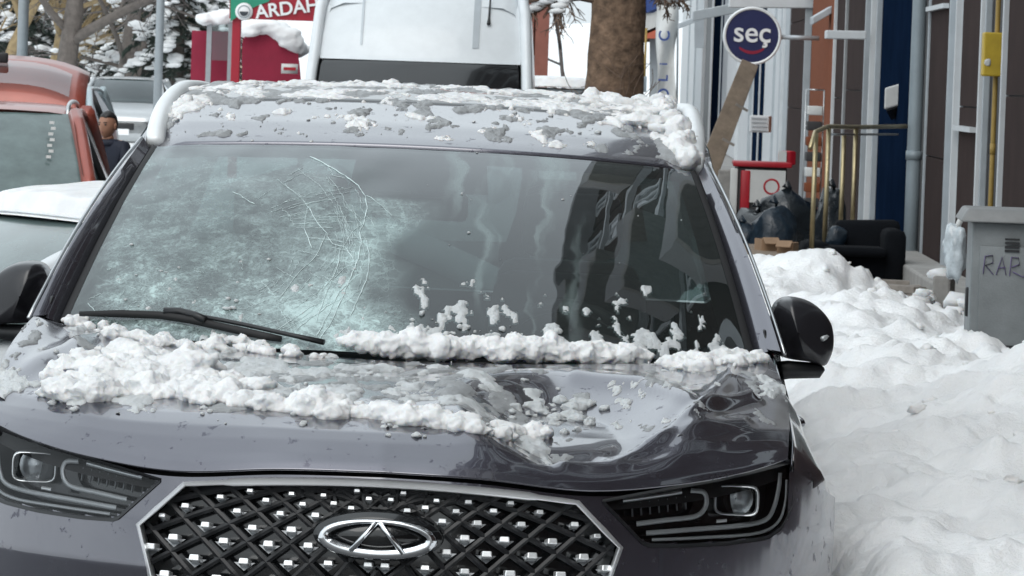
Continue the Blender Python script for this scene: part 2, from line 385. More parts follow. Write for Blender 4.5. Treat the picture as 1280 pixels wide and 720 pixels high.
def tag(o, label, cat, group=None, kind=None):
    o['label'] = label; o['category'] = cat
    if group: o['group'] = group
    if kind: o['kind'] = kind
    return o
def struct(o): o['kind'] = 'structure'; return o
def empty(name, loc=(0, 0, 0), rot=(0, 0, 0)):
    o = bpy.data.objects.new(name, None); COL.objects.link(o); o.location = loc; o.rotation_euler = rot; o.empty_display_size = .2
    return o
def one(fn, name, mat, parent=None, **kw):
    mb = MB(); fn(mb); return mb.build(name, mat, parent, **kw)
def catmull(P, n):
    P = [Vector(p) for p in P]; Q = [P[0] * 2 - P[1]] + P + [P[-1] * 2 - P[-2]]; out = []
    m_ = len(P) - 1
    for k in range(n + 1):
        t = k / n * m_; i = min(int(t), m_ - 1); t -= i
        a, b, c, d = Q[i:i + 4]
        out.append(.5 * ((2 * b) + (c - a) * t + (2 * a - 5 * b + 4 * c - d) * t * t + (3 * b - a - 3 * c + d) * t ** 3))
    return out
def interp(xs, ys, x): return float(np.interp(x, xs, ys))
def lerp(a, b, t): return a + (b - a) * t
def sstep(a, b, x):
    t = min(1, max(0, (x - a) / (b - a))); return t * t * (3 - 2 * t)
def text_mesh(body, size, extrude, name, mat, parent, mw, bold=0.0):
    cu = bpy.data.curves.new('txt', 'FONT'); cu.body = body; cu.size = size; cu.extrude = extrude; cu.offset = bold
    cu.align_x = 'CENTER'; cu.align_y = 'CENTER'
    t = bpy.data.objects.new('txt', cu); COL.objects.link(t)
    dg = bpy.context.evaluated_depsgraph_get(); me = bpy.data.meshes.new_from_object(t.evaluated_get(dg))
    bpy.data.objects.remove(t); me.materials.clear(); me.materials.append(M(mat)); me.transform(mw)
    o = bpy.data.objects.new(name, me); COL.objects.link(o); o.parent = parent
    return o

# ================================================================== THE STREET
SL = .0187                              # street direction: drifts right by this per metre of depth
FX0 = 2.83
def fx(y): return FX0 + SL * y          # x of the shop-front line at depth y
def fac(px, py, off=0.0):
    """point on the shop-front plane (moved 'off' towards the street) seen at a pixel"""
    d = ray(px, py); t = (FX0 - off) / (d.x - SL * d.y); return CAMP + d * t
struct(one(lambda b: b.add([(-400, -60, 0), (400, -60, 0), (400, 900, 0), (-400, 900, 0)], [(0, 1, 2, 3)]), 'ground', 'far_snow'))
struct(one(lambda b: b.add([(-6.5, -60, .004), (1.0, -60, .004), (1.0 + SL * 400, 400, .004), (-6.5 + SL * 400, 400, .004)], [(0, 1, 2, 3)]), 'road', 'asphalt'))
def kerbed(b):
    rows = [[Vector((x + SL * y, y, z)) for (x, z) in ((1.0, .0), (1.0, .12), (1.02, .14), (FX0 + .4, .14))] for y in (-60, 0, 40, 120, 400)]
    b.grid(rows)
struct(one(kerbed, 'pavement', 'pavement_slab', smooth=False))

# ---------------------------------------------------------------- snow bank by the kerb
ctrl = [  # pixel, depth of the snow surface seen there
 (1280, 476, 13.2), (1245, 458, 13.8), (1208, 450, 15.2), (1165, 418, 16.8), (1145, 392, 17.2), (1125, 380, 17.6), (1105, 390, 18.0), (1085, 410, 18.8), (1055, 424, 20.5), (1042, 370, 21.5),
 (1018, 322, 22.0), (985, 340, 23), (945, 352, 24), (1000, 390, 17.5), (1050, 450, 15.2), (1120, 440, 16), (1180, 480, 14), (1240, 530, 12.6),
 (1280, 580, 11.8), (1000, 500, 13.6), (1060, 520, 13.2), (1130, 540, 12.6), (1200, 600, 11.6), (1280, 660, 10.8), (1040, 600, 11.9),
 (1110, 640, 11.0), (1180, 690, 10.3), (1060, 700, 10.3), (1280, 719, 10.1), (1120, 719, 10.0)]
cpts = [wpt(*c) for c in ctrl]
cpts += [Vector(p) for p in ((.9, 8.5, .18), (1.6, 8.5, .30), (2.4, 8.5, .40), (.75, 9.5, .24), (2.9, 11, .55), (2.6, 14.5, .50), (3.0, 18, .30), (2.6, 22, .22),
          (3.1, 26, .16), (2.2, 27, .2), (1.4, 27.5, .25), (.8, 27, .2), (.55, 23, .55), (.5, 19, .55), (.55, 14, .35), (.6, 6.5, .06), (2.5, 6.0, .12), (3.3, 14, .3), (3.3, 9, .3), (1.5, 30, .1), (2.8, 30, .15))]
A = np.array([[p.x * 1.6, p.y * .55, p.z] for p in cpts])
def kern(d): return np.sqrt(d * d + .05)
D_ = np.linalg.norm(A[:, None, :2] - A[None, :, :2], axis=2)
wts = np.linalg.solve(kern(D_) + np.eye(len(A)) * -.02, A[:, 2] - A[:, 2].mean())
def bank_h(x, y):
    d = np.linalg.norm(A[:, :2] - np.array([x * 1.6, y * .55]), axis=1)
    h = float(kern(d) @ wts + A[:, 2].mean())
    e = sstep(.25, .75, x - .012 * y + .15) * sstep(4.5, 7, y) * (1 - sstep(27, 31, y)) * (1 - sstep(2.9, 3.5, x - SL * y + .25))
    p = Vector((x, y * .8, 0))
    rough = .055 * noise.fractal(p * 2.2, 1.0, 2.0, 4) + .02 * noise.fractal(p * 7, .9, 2.1, 4)
    ridge = 1 - abs(noise.noise(p * 1.5 + Vector((3, 7, 0))))
    lum = max(0, noise.noise(p * 5.5 + Vector((9, 2, 0)))) * .05 + max(0, noise.noise(p * 11 + Vector((1, 5, 0)))) ** 2 * .09
    crest = sstep(1.2, 1.9, x - (y - 14) * .02)
    blk = 0
    for fr_, am in ((5.0, .050), (9.5, .028), (17.0, .014)):
        q = Vector((x * fr_, y * fr_ * .8, fr_)); dd = noise.voronoi(q)[0][0]
        mk = sstep(-.05, .35, noise.noise(p * fr_ * .22 + Vector((fr_, 0, 0))))
        blk += am * math.sqrt(max(0, 1 - (dd / .55) ** 2)) * mk
    return max(.0, h) * e + (rough * 1.2 + (ridge - .75) * .13 + lum * (.35 + 1.3 * crest) + blk * (.55 + 1.1 * crest)) * e - .06 * (1 - e)
def bank(b):
    xs = list(np.linspace(.1, .55, 8)) + list(np.linspace(.57, 2.7, 150)) + list(np.linspace(2.75, 3.6, 16)); ys = list(np.linspace(4.5, 8.8, 30)) + [9 * (26 / 9) ** (k / 480) for k in range(481)] + list(np.linspace(26.2, 32, 20))
    b.grid([[Vector((x, y, bank_h(x, y))) for x in xs] for y in ys])
tag(one(bank, 'snow_bank', 'bank_snow'), 'ploughed heap of lumpy white snow along the kerb beside the dark grey car', 'snow', kind='stuff')

b = MB(); rc = random.Random(17)
for k in range(500):
    x = rc.uniform(.75, 2.6); y = 8.5 * (26 / 8.5) ** rc.random(); h = bank_h(x, y)
    if h < .12: continue
    cr = sstep(.9, 1.7, x - (y - 14) * .02)
    if rc.random() > .08 + .92 * cr: continue
    r = rc.uniform(.006, .022)
    b.lump((x, y, h + r * .15), r, 2, .42, 2.0, (rc.uniform(.8, 1.4), rc.uniform(.8, 1.4), .75), rc.random() * 80)
tag(b.build('snow_clods', 'snow'), 'loose snow clods strewn over the ploughed heap by the kerb', 'snow', kind='stuff')

# ================================================================== THE DENTED SUV
YAW, CROLL = rad(.4), rad(.7)
o_ = wpt(472, 670, 9.2); SUVM = Matrix.Translation((o_.x, o_.y, 0)) @ (Matrix.Rotation(-YAW, 4, 'Z') @ Matrix.Rotation(CROLL, 4, 'Y'))
SUVM = SUVM @ Matrix.Translation((-.01, 0, 0)); SUVI = SUVM.inverted()
suv = empty('sport_utility_vehicle'); suv.matrix_world = SUVM
tag(suv, 'dark grey car with shattered windscreen and dented bonnet, littered with snow', 'car')
def cray(px, py):
    return SUVI @ CAMP, (SUVI.to_3x3() @ ray(px, py)).normalized()
def cpt(px, py, v):
    o, d = cray(px, py); return o + d * ((v - o.y) / d.y)
def V(u, v, w): return Vector((u, v, w))

# --- bonnet surface
HF = [(0, .0, .968), (.2, .014, .963), (.41, .07, .945), (.594, .18, .957), (.726, .30, .977), (.82, .42, 1.0)]
HR = [(0, 1.08, 1.122), (.25, 1.085, 1.127), (.45, 1.11, 1.136), (.65, 1.15, 1.148), (.76, 1.19, 1.158), (.812, 1.22, 1.162)]
hf_c, hr_c = catmull(HF, 60), catmull(HR, 60)
def hood_base(f, t):
    a = abs(f) * 60; i = min(int(a), 59); q = a - i
    p0 = hf_c[i].lerp(hf_c[i + 1], q); p1 = hr_c[i].lerp(hr_c[i + 1], q)
    gc = interp([0, .012, .028, .06, .093, .15, .23, .34, .46, .6, .74, 1], [0, .10, .19, .34, .45, .555, .645, .72, .79, .855, .91, 1], t)
    gs = interp([0, .05, .167, .3, .49, .75, 1], [0, .12, .30, .42, .59, .81, 1], t)
    k = abs(f) ** 2.2; g = lerp(gc, gs, k)
    u = lerp(p0.x, p1.x, t) + .018 * math.sin(math.pi * t) * k
    w = lerp(p0.z, p1.z, g) + .012 * math.sin(math.pi * min(1, t * 1.1)) * (1 - abs(f) ** 2) * .6
    # pressed ridge lines of the bonnet
    rf = .60 + .12 * t
    w += .010 * math.exp(-((abs(f) - rf) / .05) ** 2) * sstep(0.0, .25, t)
    return V(math.copysign(u, f) if f else 0, lerp(p0.y, p1.y, t), w)
hood0 = [[hood_base(-1 + 2 * j / 90, (i / 60) ** 1.25) for j in range(91)] for i in range(61)]
def bvh_of(rows):
    mb = MB(); mb.grid(rows); return BVHTree.FromPolygons([Vector(p) for p in mb.v], mb.f)
HB = bvh_of(hood0)
def hood_hit(px, py):
    o, d = cray(px, py); h = HB.ray_cast(o, d); return h[0]
def huv(px, py):
    h = hood_hit(px, py)
    return (h.x, h.y) if h else None
bowl_c = huv(712, 508)
rim = [huv(*p) for p in ((705, 568), (770, 562), (820, 543), (865, 520), (905, 508), (935, 500))]
rim = [r for r in rim if r]
fold1 = [huv(*p) for p in ((720, 470), (800, 478), (860, 500))]
fold2 = [huv(*p) for p in ((760, 540), (850, 545), (930, 530))]
fold1 = [r for r in fold1 if r]; fold2 = [r for r in fold2 if r]
def dpoly(u, v, P, su=1.0, sv=.45):
    best = 9, 1
    for a, b in zip(P[:-1], P[1:]):
        ax, ay, bx, by = a[0] * su, a[1] * sv, b[0] * su, b[1] * sv
        dx, dy = bx - ax, by - ay; t = max(0, min(1, ((u * su - ax) * dx + (v * sv - ay) * dy) / (dx * dx + dy * dy + 1e-9)))
        ex, ey = u * su - ax - t * dx, v * sv - ay - t * dy
        dd = math.hypot(ex, ey)
        if dd < best[0]: best = dd, math.copysign(1, dx * ey - dy * ex)
    return best
def dent(u, v):
    z = 0
    # deep bowl
    du, dv = (u - bowl_c[0]) / (.225 if u < bowl_c[0] else .25), (v - bowl_c[1]) / .46
    r = math.sqrt(du * du + dv * dv)
    z -= .058 * (1 - sstep(.42, 1.05, r))
    z += .008 * math.exp(-((r - 1.12) / .16) ** 2)
    d, s = dpoly(u, v, rim); z += .021 * math.exp(-(d / .020) ** 2) - (.010 * math.exp(-((d - .035) / .03) ** 2) if s > 0 else 0)
    d, s = dpoly(u, v, fold1); z += .011 * math.exp(-(d / .018) ** 2)
    d, s = dpoly(u, v, fold2); z += .007 * math.exp(-(d / .015) ** 2)
    # crumpled right rear corner
    k = sstep(.45, .65, u) * sstep(.25, .5, v)
    p = Vector((u * 5, v * 3.0, 1.3)); z += k * .010 * noise.noise(p) + k * .0015 * noise.noise(p * 2.6)
    # left edge kicked up, with a fold running inwards
    z += .030 * math.exp(-((u + .82) / .07) ** 2) * sstep(.45, .8, v)
    z += .014 * math.exp(-((u + .70 - .25 * (v - .9)) / .035) ** 2) * sstep(.5, .7, v)
    # soft waves along the front left
    z += .006 * math.exp(-((u + .42) / .16) ** 2 - ((v - .17) / .10) ** 2) - .003 * math.exp(-((u + .12) / .14) ** 2 - ((v - .16) / .09) ** 2)
    z += .004 * noise.noise(Vector((u * 3, v * 4, 5)))
    return z
NH, MH = 150, 200
hood_rows = []
for i in range(NH + 1):
    t = (i / NH) ** 1.25; row = []
    for j in range(MH + 1):
        p = hood_base(-1 + 2 * j / MH, t); e = sstep(0, .10, t) * (1 - .7 * sstep(.9, 1, t)); p.z += dent(p.x, p.y) * e; row.append(p)
    hood_rows.append(row)
lip = [Vector((p.x, p.y + .025, p.z - .005)) for p in hood_rows[0]]
one(lambda b: b.grid([lip] + hood_rows), 'bonnet', 'suv_paint', suv)

# --- plan curve of the nose and the bumper skin
PLAN = catmull([(0, 0, 0), (.2, .012, 0), (.39, .06, 0), (.48, .10, 0), (.6, .18, 0), (.73, .30, 0), (.835, .44, 0), (.90, .58, 0), (.94, .70, 0)], 160)
pl_u = [p.x for p in PLAN]; pl_v = [p.y for p in PLAN]
def face_v(u, w):
    u = abs(u); v = interp(pl_u, pl_v, u)
    return v + interp([.2, .45, .62, .75, .85, .95, 1.02], [.10, .045, .02, .0, .006, .02, .04], w)
def S(u, w, off=0.0):   # point on the nose skin, 'off' metres behind it
    return V(u, face_v(u, w) + off, w)
def face_uw(px, py):
    v = .1
    for _ in range(6):
        p = cpt(px, py, v); v = face_v(p.x, p.z)
    return p.x, p.z
def hood_edge_w(u): return interp([p.x for p in hf_c], [p.z for p in hf_c], abs(u)) - .012
def grille_top(u):
    a = abs(u); return .944 - .024 * (a / .39) ** 2 if a < .39 else lerp(.920, .832, (a - .39) / .09)
def grille_bot(u):
    a = abs(u); return .46 if a < .37 else lerp(.46, .832, (a - .37) / .11)
hl_top_px = [face_uw(*p) for p in ((752, 626), (800, 617), (850, 608), (900, 599), (940, 590), (985, 578))]
hl_bot_px = [face_uw(*p) for p in ((752, 626), (780, 655), (806, 682), (850, 683), (910, 680), (960, 673), (978, 660), (992, 630))]
def hl_top(u): return interp([q[0] for q in hl_top_px], [q[1] for q in hl_top_px], abs(u))
def hl_bot(u): return interp([q[0] for q in hl_bot_px], [q[1] for q in hl_bot_px], abs(u))
HL0, HL1 = hl_top_px[0][0], .838
def in_grille(u, w): return abs(u) < .474 and grille_bot(u) + .006 < w < grille_top(u) - .004
def in_hl(u, w): return HL0 + .008 < abs(u) < HL1 - .012 and hl_bot(u) + .004 < w < hl_top(u) - .002
def bumper(b):
    us = [-q for q in reversed(pl_u[1:])] + pl_u
    # resample densely where it matters
    us = list(np.interp(np.linspace(0, 1, 321), np.linspace(0, 1, len(us)), us))
    rows = []
    for k in range(95):
        row = []
        for u in us:
            top = hood_edge_w(u) if abs(u) < .82 else lerp(hood_edge_w(.82), .90, (abs(u) - .82) / .12)
            w = lerp(.24, top, k / 94); row.append(S(u, w))
        rows.append(row)
    n = len(us); vs = [p for r in rows for p in r]; fs = []
    for i in range(94):
        for j in range(n - 1):
            c = (rows[i][j] + rows[i + 1][j + 1]) / 2
            if in_grille(c.x, c.z) or in_hl(c.x, c.z): continue
            if abs(c.x) > .80 and (c.y - .92) ** 2 + (c.z - .36) ** 2 < .40 ** 2: continue
            fs.append((i * n + j, i * n + j + 1, (i + 1) * n + j + 1, (i + 1) * n + j))
    b.add(vs, fs)
one(bumper, 'front_bumper', 'suv_paint', suv)
one(lambda b: b.grid([[S(u, hood_edge_w(u) - .03, .03), S(u, hood_edge_w(u) + .02, .06)] for u in np.linspace(-.82, .82, 81)]), 'bonnet_seal', 'rubber', suv)
def lower_intake(b):
    for k in range(5):
        w = .30 + k * .03
        b.grid([[S(u, w, -.004), S(u, w + .016, -.012), S(u, w + .02, -.002)] for u in np.linspace(-.5, .5, 40)])
one(lower_intake, 'lower_intake', 'black_plastic', suv)

# --- grille: recessed backing, diamond lattice, one stud per cell, chrome frame
grille = one(lambda b: b.grid([[S(u, lerp(grille_bot(u), grille_top(u), k / 10), .055) for u in np.linspace(-.479, .479, 61)] for k in range(11)]), 'grille', 'gloss_black', suv)
tbl = {(0, 0): (202, 644), (1, 0): (216, 671.5), (2, 0): (242, 697), (3, 0): (270, 723), (1, -1): (187, 683), (2, -1): (205, 717),
       (0, 1): (231, 632), (1, 1): (256, 656), (2, 1): (279, 676), (3, 1): (304, 701.5), (0, 2): (275, 621), (1, 2): (296, 638.5), (2, 2): (315, 659.5),
       (3, 2): (335, 680), (4, 2): (360, 704), (0, 3): (312, 613), (1, 3): (332, 625), (2, 3): (350, 642), (3, 3): (364, 662), (4, 3): (385, 682),
       (5, 3): (410, 704), (1, 4): (364, 617), (2, 4): (378, 630), (3, 4): (394, 644), (2, 5): (404, 619), (3, 5): (417, 629), (4, 5): (439, 635), (6, 4): (460, 706)}
def basis(i, j): return [1, i, j, i * i, i * j, j * j]
AA = np.array([basis(*k) for k in tbl]); BB = np.array([face_uw(*p) for p in tbl.values()])
cf = np.linalg.lstsq(AA, BB, rcond=None)[0]
def lat(i, j):
    q = np.array(basis(i, j)) @ cf; return float(q[0]), float(q[1])
def okuw(u, w, m_=.008): return -.47 < u < .004 and .70 < w < .955 and grille_bot(u) + m_ < w < grille_top(u) - m_
def bars(b):
    for fam in (0, 1):
        for a in np.arange(-4.5, 12.5, 1):
            run = []
            for s in np.arange(-5, 13, .1):
                u, w = lat(a, s) if fam == 0 else lat(s, a)
                du = abs(u)
                if okuw(u, w, .002) and .70 < w: run.append((u, w))
                else:
                    if len(run) > 2:
                        for sg in (1, -1): b.tube([S(sg * p[0], p[1], .024) for p in run], .0031, 4, flat=1.8)
                    run = []
            if len(run) > 2:
                for sg in (1, -1): b.tube([S(sg * p[0], p[1], .024) for p in run], .0031, 4, flat=1.8)
one(bars, 'lattice', 'black_plastic', grille, smooth=False)
one(lambda b: [b.grid([[S(u, w0, .0), S(u, w0 + .022, -.004), S(u, w0 + .03, .03)] for u in np.linspace(-.40, .40, 30)]) for w0 in (.48, .54, .60, .66)], 'lower_slats', 'black_plastic', grille)
def inlogo(u, w): return (u / .132) ** 2 + ((w - .841) / .053) ** 2 < 1
stud_me = plate_me = None; rs0 = random.Random(4)
placed = []
for i in range(-1, 11):
    for j in range(-3, 9):
        u, w = tbl.get((i, j)) and face_uw(*tbl[(i, j)]) or lat(i, j)
        if not okuw(u, w, .012) or inlogo(u, w): continue
        if any(math.hypot(u - a, w - c) < .016 for a, c in placed): continue
        placed.append((u, w))
        for sg in (1, -1):
            if abs(u) < .006 and sg < 0: continue
            sc = .9 * rs0.uniform(.93, 1.05) * lerp(.55, 1.0, min(1, (grille_top(u) - w) / .10)) * lerp(.85, 1.1, abs(u) / .45)
            if stud_me is None:
                st_o = one(lambda b: b.hexa([(-.012, 0, -.007), (.012, 0, -.007), (.012, .03, -.009), (-.012, .03, -.009), (-.0105, 0, .007), (.0105, 0, .007), (.012, .03, .009), (-.012, .03, .009)]), 'stud', 'stud_chrome', grille, smooth=False, bevel=.0025)
                stud_me = st_o.data
                pl_o = one(lambda b: b.add([(-.024, .012, -.006), (.024, .012, -.006), (0, .006, -.024), (0, .03, -.01)], [(0, 2, 1), (0, 1, 3), (0, 3, 2), (1, 2, 3)]), 'stud_base', 'reflector_plate', grille, smooth=False)
                plate_me = pl_o.data
            else:
                st_o = bpy.data.objects.new('stud', stud_me); COL.objects.link(st_o); st_o.parent = grille
                mo = st_o.modifiers.new('bevel', 'BEVEL'); mo.width = .0025; mo.segments = 2
                pl_o = bpy.data.objects.new('stud_base', plate_me); COL.objects.link(pl_o); pl_o.parent = grille
            yaw_ = math.atan2(face_v(abs(u) + .01, w) - face_v(abs(u), w), .01) * sg * (1 if u > 0 else -1) * .6
            for q, off in ((st_o, .006), (pl_o, .016)):
                q.location = S(sg * u, w, off); q.scale = (sc, 1, sc); q.rotation_euler = (rad(-14 + rs0.uniform(-5, 5)) if q is st_o else 0, 0, yaw_ + rad(rs0.uniform(-4, 4)))
# chrome frame
def frame_path(off=0.0):
    P = []
    for u in np.linspace(-.39, .39, 41): P.append((u, grille_top(u)))
    P += [(.445, grille_top(.445)), (.48, .832), (.45, .73), (.37, .46)]
    for u in np.linspace(.37, -.37, 13)[1:-1]: P.append((u, .46))
    P += [(-.37, .46), (-.45, .73), (-.48, .832), (-.445, grille_top(.445))]
    return P
def chrome_frame(b):
    P = frame_path(); n = len(P); rows = []
    for i in range(n + 1):
        u, w = P[i % n]; a = P[i % n - 1]; c = P[(i + 1) % n]; t = Vector((c[0] - a[0], c[1] - a[1])).normalized(); nx, nz = t.y, -t.x   # inward
        wd = .0085 if w > .93 else .0055
        prof = ((-wd, .015), (-wd, .0), (wd * .35, -.013), (wd * .7, -.012), (wd, .0), (wd * 1.1, .05))
        rows.append([S(u + nx * k, w + nz * k, o2) for k, o2 in prof])
    b.grid(rows)
one(chrome_frame, 'grille_frame', 'stud_chrome', grille, auto=50)
# oval emblem
emb = one(lambda b: b.add([V(0, -.012, .841)] + [V(.126 * math.cos(a), -.006, .841 + .048 * math.sin(a)) for a in np.linspace(0, 2 * math.pi, 48, endpoint=False)] +
        [V(.130 * math.cos(a), .04, .841 + .052 * math.sin(a)) for a in np.linspace(0, 2 * math.pi, 48, endpoint=False)],
        [(0, 1 + k, 1 + (k + 1) % 48) for k in range(48)] + [(1 + k, 49 + k, 49 + (k + 1) % 48, 1 + (k + 1) % 48) for k in range(48)]), 'emblem', 'gloss_black', suv)
def oval(b):
    rows = []
    for a in np.linspace(0, 2 * math.pi, 65):
        ca, sa = math.cos(a), math.sin(a); th = .0075 - .003 * max(0, sa) + .003 * abs(ca) + (.0025 if sa < 0 else 0)
        c = V(.106 * ca, 0, .841 + .0325 * sa - .001)
        n_ = Vector((ca * .5, 0, sa)).normalized() if abs(sa) > .3 else Vector((ca, 0, sa)).normalized()
        rows.append([c + n_ * (th * math.cos(q)) + V(0, -.016 - .007 * math.sin(q), 0) for q in np.linspace(0, 2 * math.pi, 9)[:-1]])
    b.grid(rows, True)
    for s in (1, -1):
        b.tube([V(.002 * s, -.019, .872), V(.052 * s, -.018, .812)], [.0055, .0065], 8)
    
one(oval, 'emblem_ring', 'chrome', emb)

# --- headlights
for sg in (1, -1):
    def P_(u, w, off=0.0): p = S(abs(u), w, off); return V(sg * p.x, p.y, p.z)
    us = np.linspace(HL0 + .002, HL1 - .002, 34)
    def hgrid(off, n=8, m0=0, m1=0): return [[P_(u, lerp(hl_bot(u) + m0, hl_top(u) - m1, k / n), off) for u in us] for k in range(n + 1)]
    hl = one(lambda b: b.grid(hgrid(.075)), 'headlight', 'gloss_black', suv)
    def rimwall(b):
        loop0 = [P_(u, hl_top(u) + .003, -.003) for u in us] + [P_(u, hl_bot(u) - .003, -.003) for u in us[::-1]]
        loop1 = [P_(u, hl_top(u) - .004, .0) for u in us] + [P_(u, hl_bot(u) + .005, .0) for u in us[::-1]]
        loop2 = [P_(u, hl_top(u), .075) for u in us] + [P_(u, hl_bot(u), .075) for u in us[::-1]]
        b.grid([l + [l[0]] for l in (loop0, loop1, loop2)])
    one(rimwall, 'bezel', 'black_plastic', hl)
    def strip(b, pts, wd, dp=.012, off=.030):
        q = catmull([(*face_uw(*p), 0) for p in pts], 24); rows = []
        for i, p in enumerate(q):
            t = (q[min(i + 1, 24)] - q[max(i - 1, 0)]).normalized(); n_ = Vector((-t.y, t.x, 0))
            rows.append([P_(p.x + n_.x * k, p.y + n_.y * k, off + o2) for k, o2 in ((-wd, dp), (-wd, 0), (-wd * .3, -.004), (wd * .3, -.004), (wd, 0), (wd, dp))])
        b.grid(rows)
    one(lambda b: strip(b, [(779, 627), (815, 622), (853, 616)], .0055), 'light_strip', 'dull_silver', hl)
    one(lambda b: strip(b, [(796, 657), (835, 652), (868, 648), (880, 640), (884, 628), (880, 617), (864, 615)], .0048), 'running_light', 'light_guide', hl)
    one(lambda b: strip(b, [(808, 668), (870, 663), (930, 658), (958, 651), (968, 636), (974, 612), (976, 592)], .0046, off=.02), 'running_light', 'light_guide', hl)
    one(lambda b: strip(b, [(815, 676), (880, 673), (945, 668), (972, 655), (982, 630), (984, 600)], .003, off=.012), 'lens_rim', 'light_guide', hl)
    for k in range(7):
        x = 791 + k * 11.2; y0 = 631 - k * 1.5
        one(lambda b: strip(b, [(x, y0 + 17), (x - .5, y0 + 9), (x - 1, y0)], .0018, off=.04), 'light_rib', 'reflector_plate', hl)
    cu, cw = face_uw(921, 627); c = P_(cu, cw, .035)
    def sq(b):
        rows = []
        for a in np.linspace(0, 2 * math.pi, 41):
            ca, sa = math.cos(a), math.sin(a); k = (abs(ca) ** 5 + abs(sa) ** 5) ** -.2
            rows.append([c + V(sg * ca * k * .040 * s, .02 * o2, sa * k * .027 * s) for s, o2 in ((1.0, 0), (1.04, -1), (1.13, -1), (1.18, .4))])
        b.grid(rows)
    pj = one(sq, 'projector', 'dull_silver', hl)
    one(lambda b: b.lathe([(.02, .034), (.008, .032), (-.004, .026), (-.012, .015), (-.015, .001)], c, 'y', 24), 'projector_lens', 'clear_lens', pj)
    one(lambda b: b.lathe([(.035, .036), (.03, .02), (.028, .001)], c, 'y', 20), 'projector_bowl', 'dull_silver', pj)
    one(lambda b: strip(b, [(896, 653), (903, 652.5), (909, 652)], .0028, off=.02), 'marker_light', 'stud_chrome', hl)
    one(lambda b: b.grid(hgrid(.0)), 'lens_cover', 'clear_lens', hl)

# --- wings (front fenders) and body side
def seam(v): return interp([.42, .55, .8, 1.22], [.823, .830, .829, .818], v), interp([.42, .55, .8, 1.22, 1.5], [.992, 1.036, 1.086, 1.155, 1.165], v)
def side_u(v, w):
    base = interp([.30, .5, .70, .80, .87, .93, .99, 1.04, 1.09, 1.16], [.90, .932, .942, .946, .944, .918, .889, .872, .855, .838], w)
    k = interp([.40, .66, .72, .78, .86], [.0, 0, .35, .8, 1], v)
    lowv = interp(pl_v, pl_u, v) if v < .7 else .945
    return lerp(min(base, lowv - .006), base, k) + interp([1.2, 2.2, 3.4, 4.2, 4.6], [0, .004, .004, -.02, -.07], v)
for sg in (1, -1):
    def wing(b):
        vs_ = np.linspace(.42, 1.30, 60); rows = []
        for v in vs_:
            su, sw = seam(v); su += .006; row = [V(sg * (su - .004), v, sw - .02), V(sg * su, v, sw)]
            for k in range(1, 45):
                w = lerp(sw, .25, k / 44); u = side_u(v, w); u = lerp(su, u, sstep(0, .10, sw - w)) if sw - w < .10 else u
                p = V(sg * u, v, w)
                # crumple near the pillar
                p.x += sg * .006 * noise.noise(Vector((v * 6, w * 6, sg * 3.0))) * sstep(.8, 1.0, v) * sstep(.8, .95, w)
                row.append(p)
            rows.append(row)
        n = len(rows[0]); vv = [p for r in rows for p in r]; fs = []
        for i in range(len(rows) - 1):
            for j in range(n - 1):
                c_ = (rows[i][j] + rows[i + 1][j + 1]) / 2
                if (c_.y - .92) ** 2 + (c_.z - .36) ** 2 < .385 ** 2: continue
                if c_.y < .69 and c_.z < lerp(hood_edge_w(.82), .90, (abs(c_.x) - .82) / .12) - .006: continue
                fs.append((i * n + j, i * n + j + 1, (i + 1) * n + j + 1, (i + 1) * n + j))
        b.add(vv, fs)
    one(wing, 'front_wing', 'suv_paint', suv)
    def panel(v0, v1, arch=None):
        def fn(b):
            rows = []
            for v in np.linspace(v0, v1, 26):
                rows.append([V(sg * side_u(v, w), v, w) for w in np.linspace(.26, 1.165, 26)] + [V(sg * (side_u(v, 1.165) - .03), v, 1.175)])
            n = len(rows[0]); fs = []
            for i in range(25):
                for j in range(n - 1):
                    c_ = (rows[i][j] + rows[i + 1][j + 1]) / 2
                    if arch and (c_.y - arch) ** 2 + (c_.z - .36) ** 2 < .385 ** 2: continue
                    fs.append((i * n + j, i * n + j + 1, (i + 1) * n + j + 1, (i + 1) * n + j))
            b.add([p for r in rows for p in r], fs)
        return fn
    d1 = one(panel(1.306, 2.36), 'front_door', 'suv_paint', suv); d2 = one(panel(2.366, 3.38), 'rear_door', 'suv_paint', suv)
    one(panel(3.386, 4.62, 3.64), 'rear_quarter', 'suv_paint', suv)
    for v, dd in ((2.15, d1), (3.15, d2)):
        one(lambda b: b.tube([V(sg * .91, v - .1, .955), V(sg * .938, v - .07, .957), V(sg * .938, v + .07, .957), V(sg * .91, v + .1, .955)], .010, 8), 'handle', 'suv_paint', dd)
    one(lambda b: b.tube([V(sg * .905, v, .30) for v in np.linspace(1.32, 3.25, 5)], .05, 8, flat=.8), 'sill', 'black_plastic', suv)

# --- windscreen
WB = catmull([(0, 1.12, 1.135), (.25, 1.13, 1.138), (.45, 1.17, 1.142), (.64, 1.245, 1.15), (.772, 1.34, 1.160)], 40)
WT = catmull([(0, 2.00, 1.572), (.2, 2.006, 1.571), (.4, 2.03, 1.565), (.55, 2.065, 1.557), (.648, 2.10, 1.549)], 40)
def scr(f, t, off=0.0):
    a = abs(f) * 40; i = min(int(a), 39); q = a - i
    p = WB[i].lerp(WB[i + 1], q).lerp(WT[i].lerp(WT[i + 1], q), t)
    bl = .035 * 4 * t * (1 - t) * (1 - .35 * f * f)
    p = V(math.copysign(p.x, f) if f else 0., p.y - bl * .45, p.z + bl * .9)
    # pane pushed in around the break
    if f < .1:
        k = math.exp(-((f + .38) / .24) ** 2 - ((t - .30) / .26) ** 2); p += V(0, .011, -.022) * k
        p.z += .0025 * noise.noise(Vector((f * 9, t * 7, 2))) * sstep(.1, -.1, f)
    return p + V(0, .45, -.89) * off
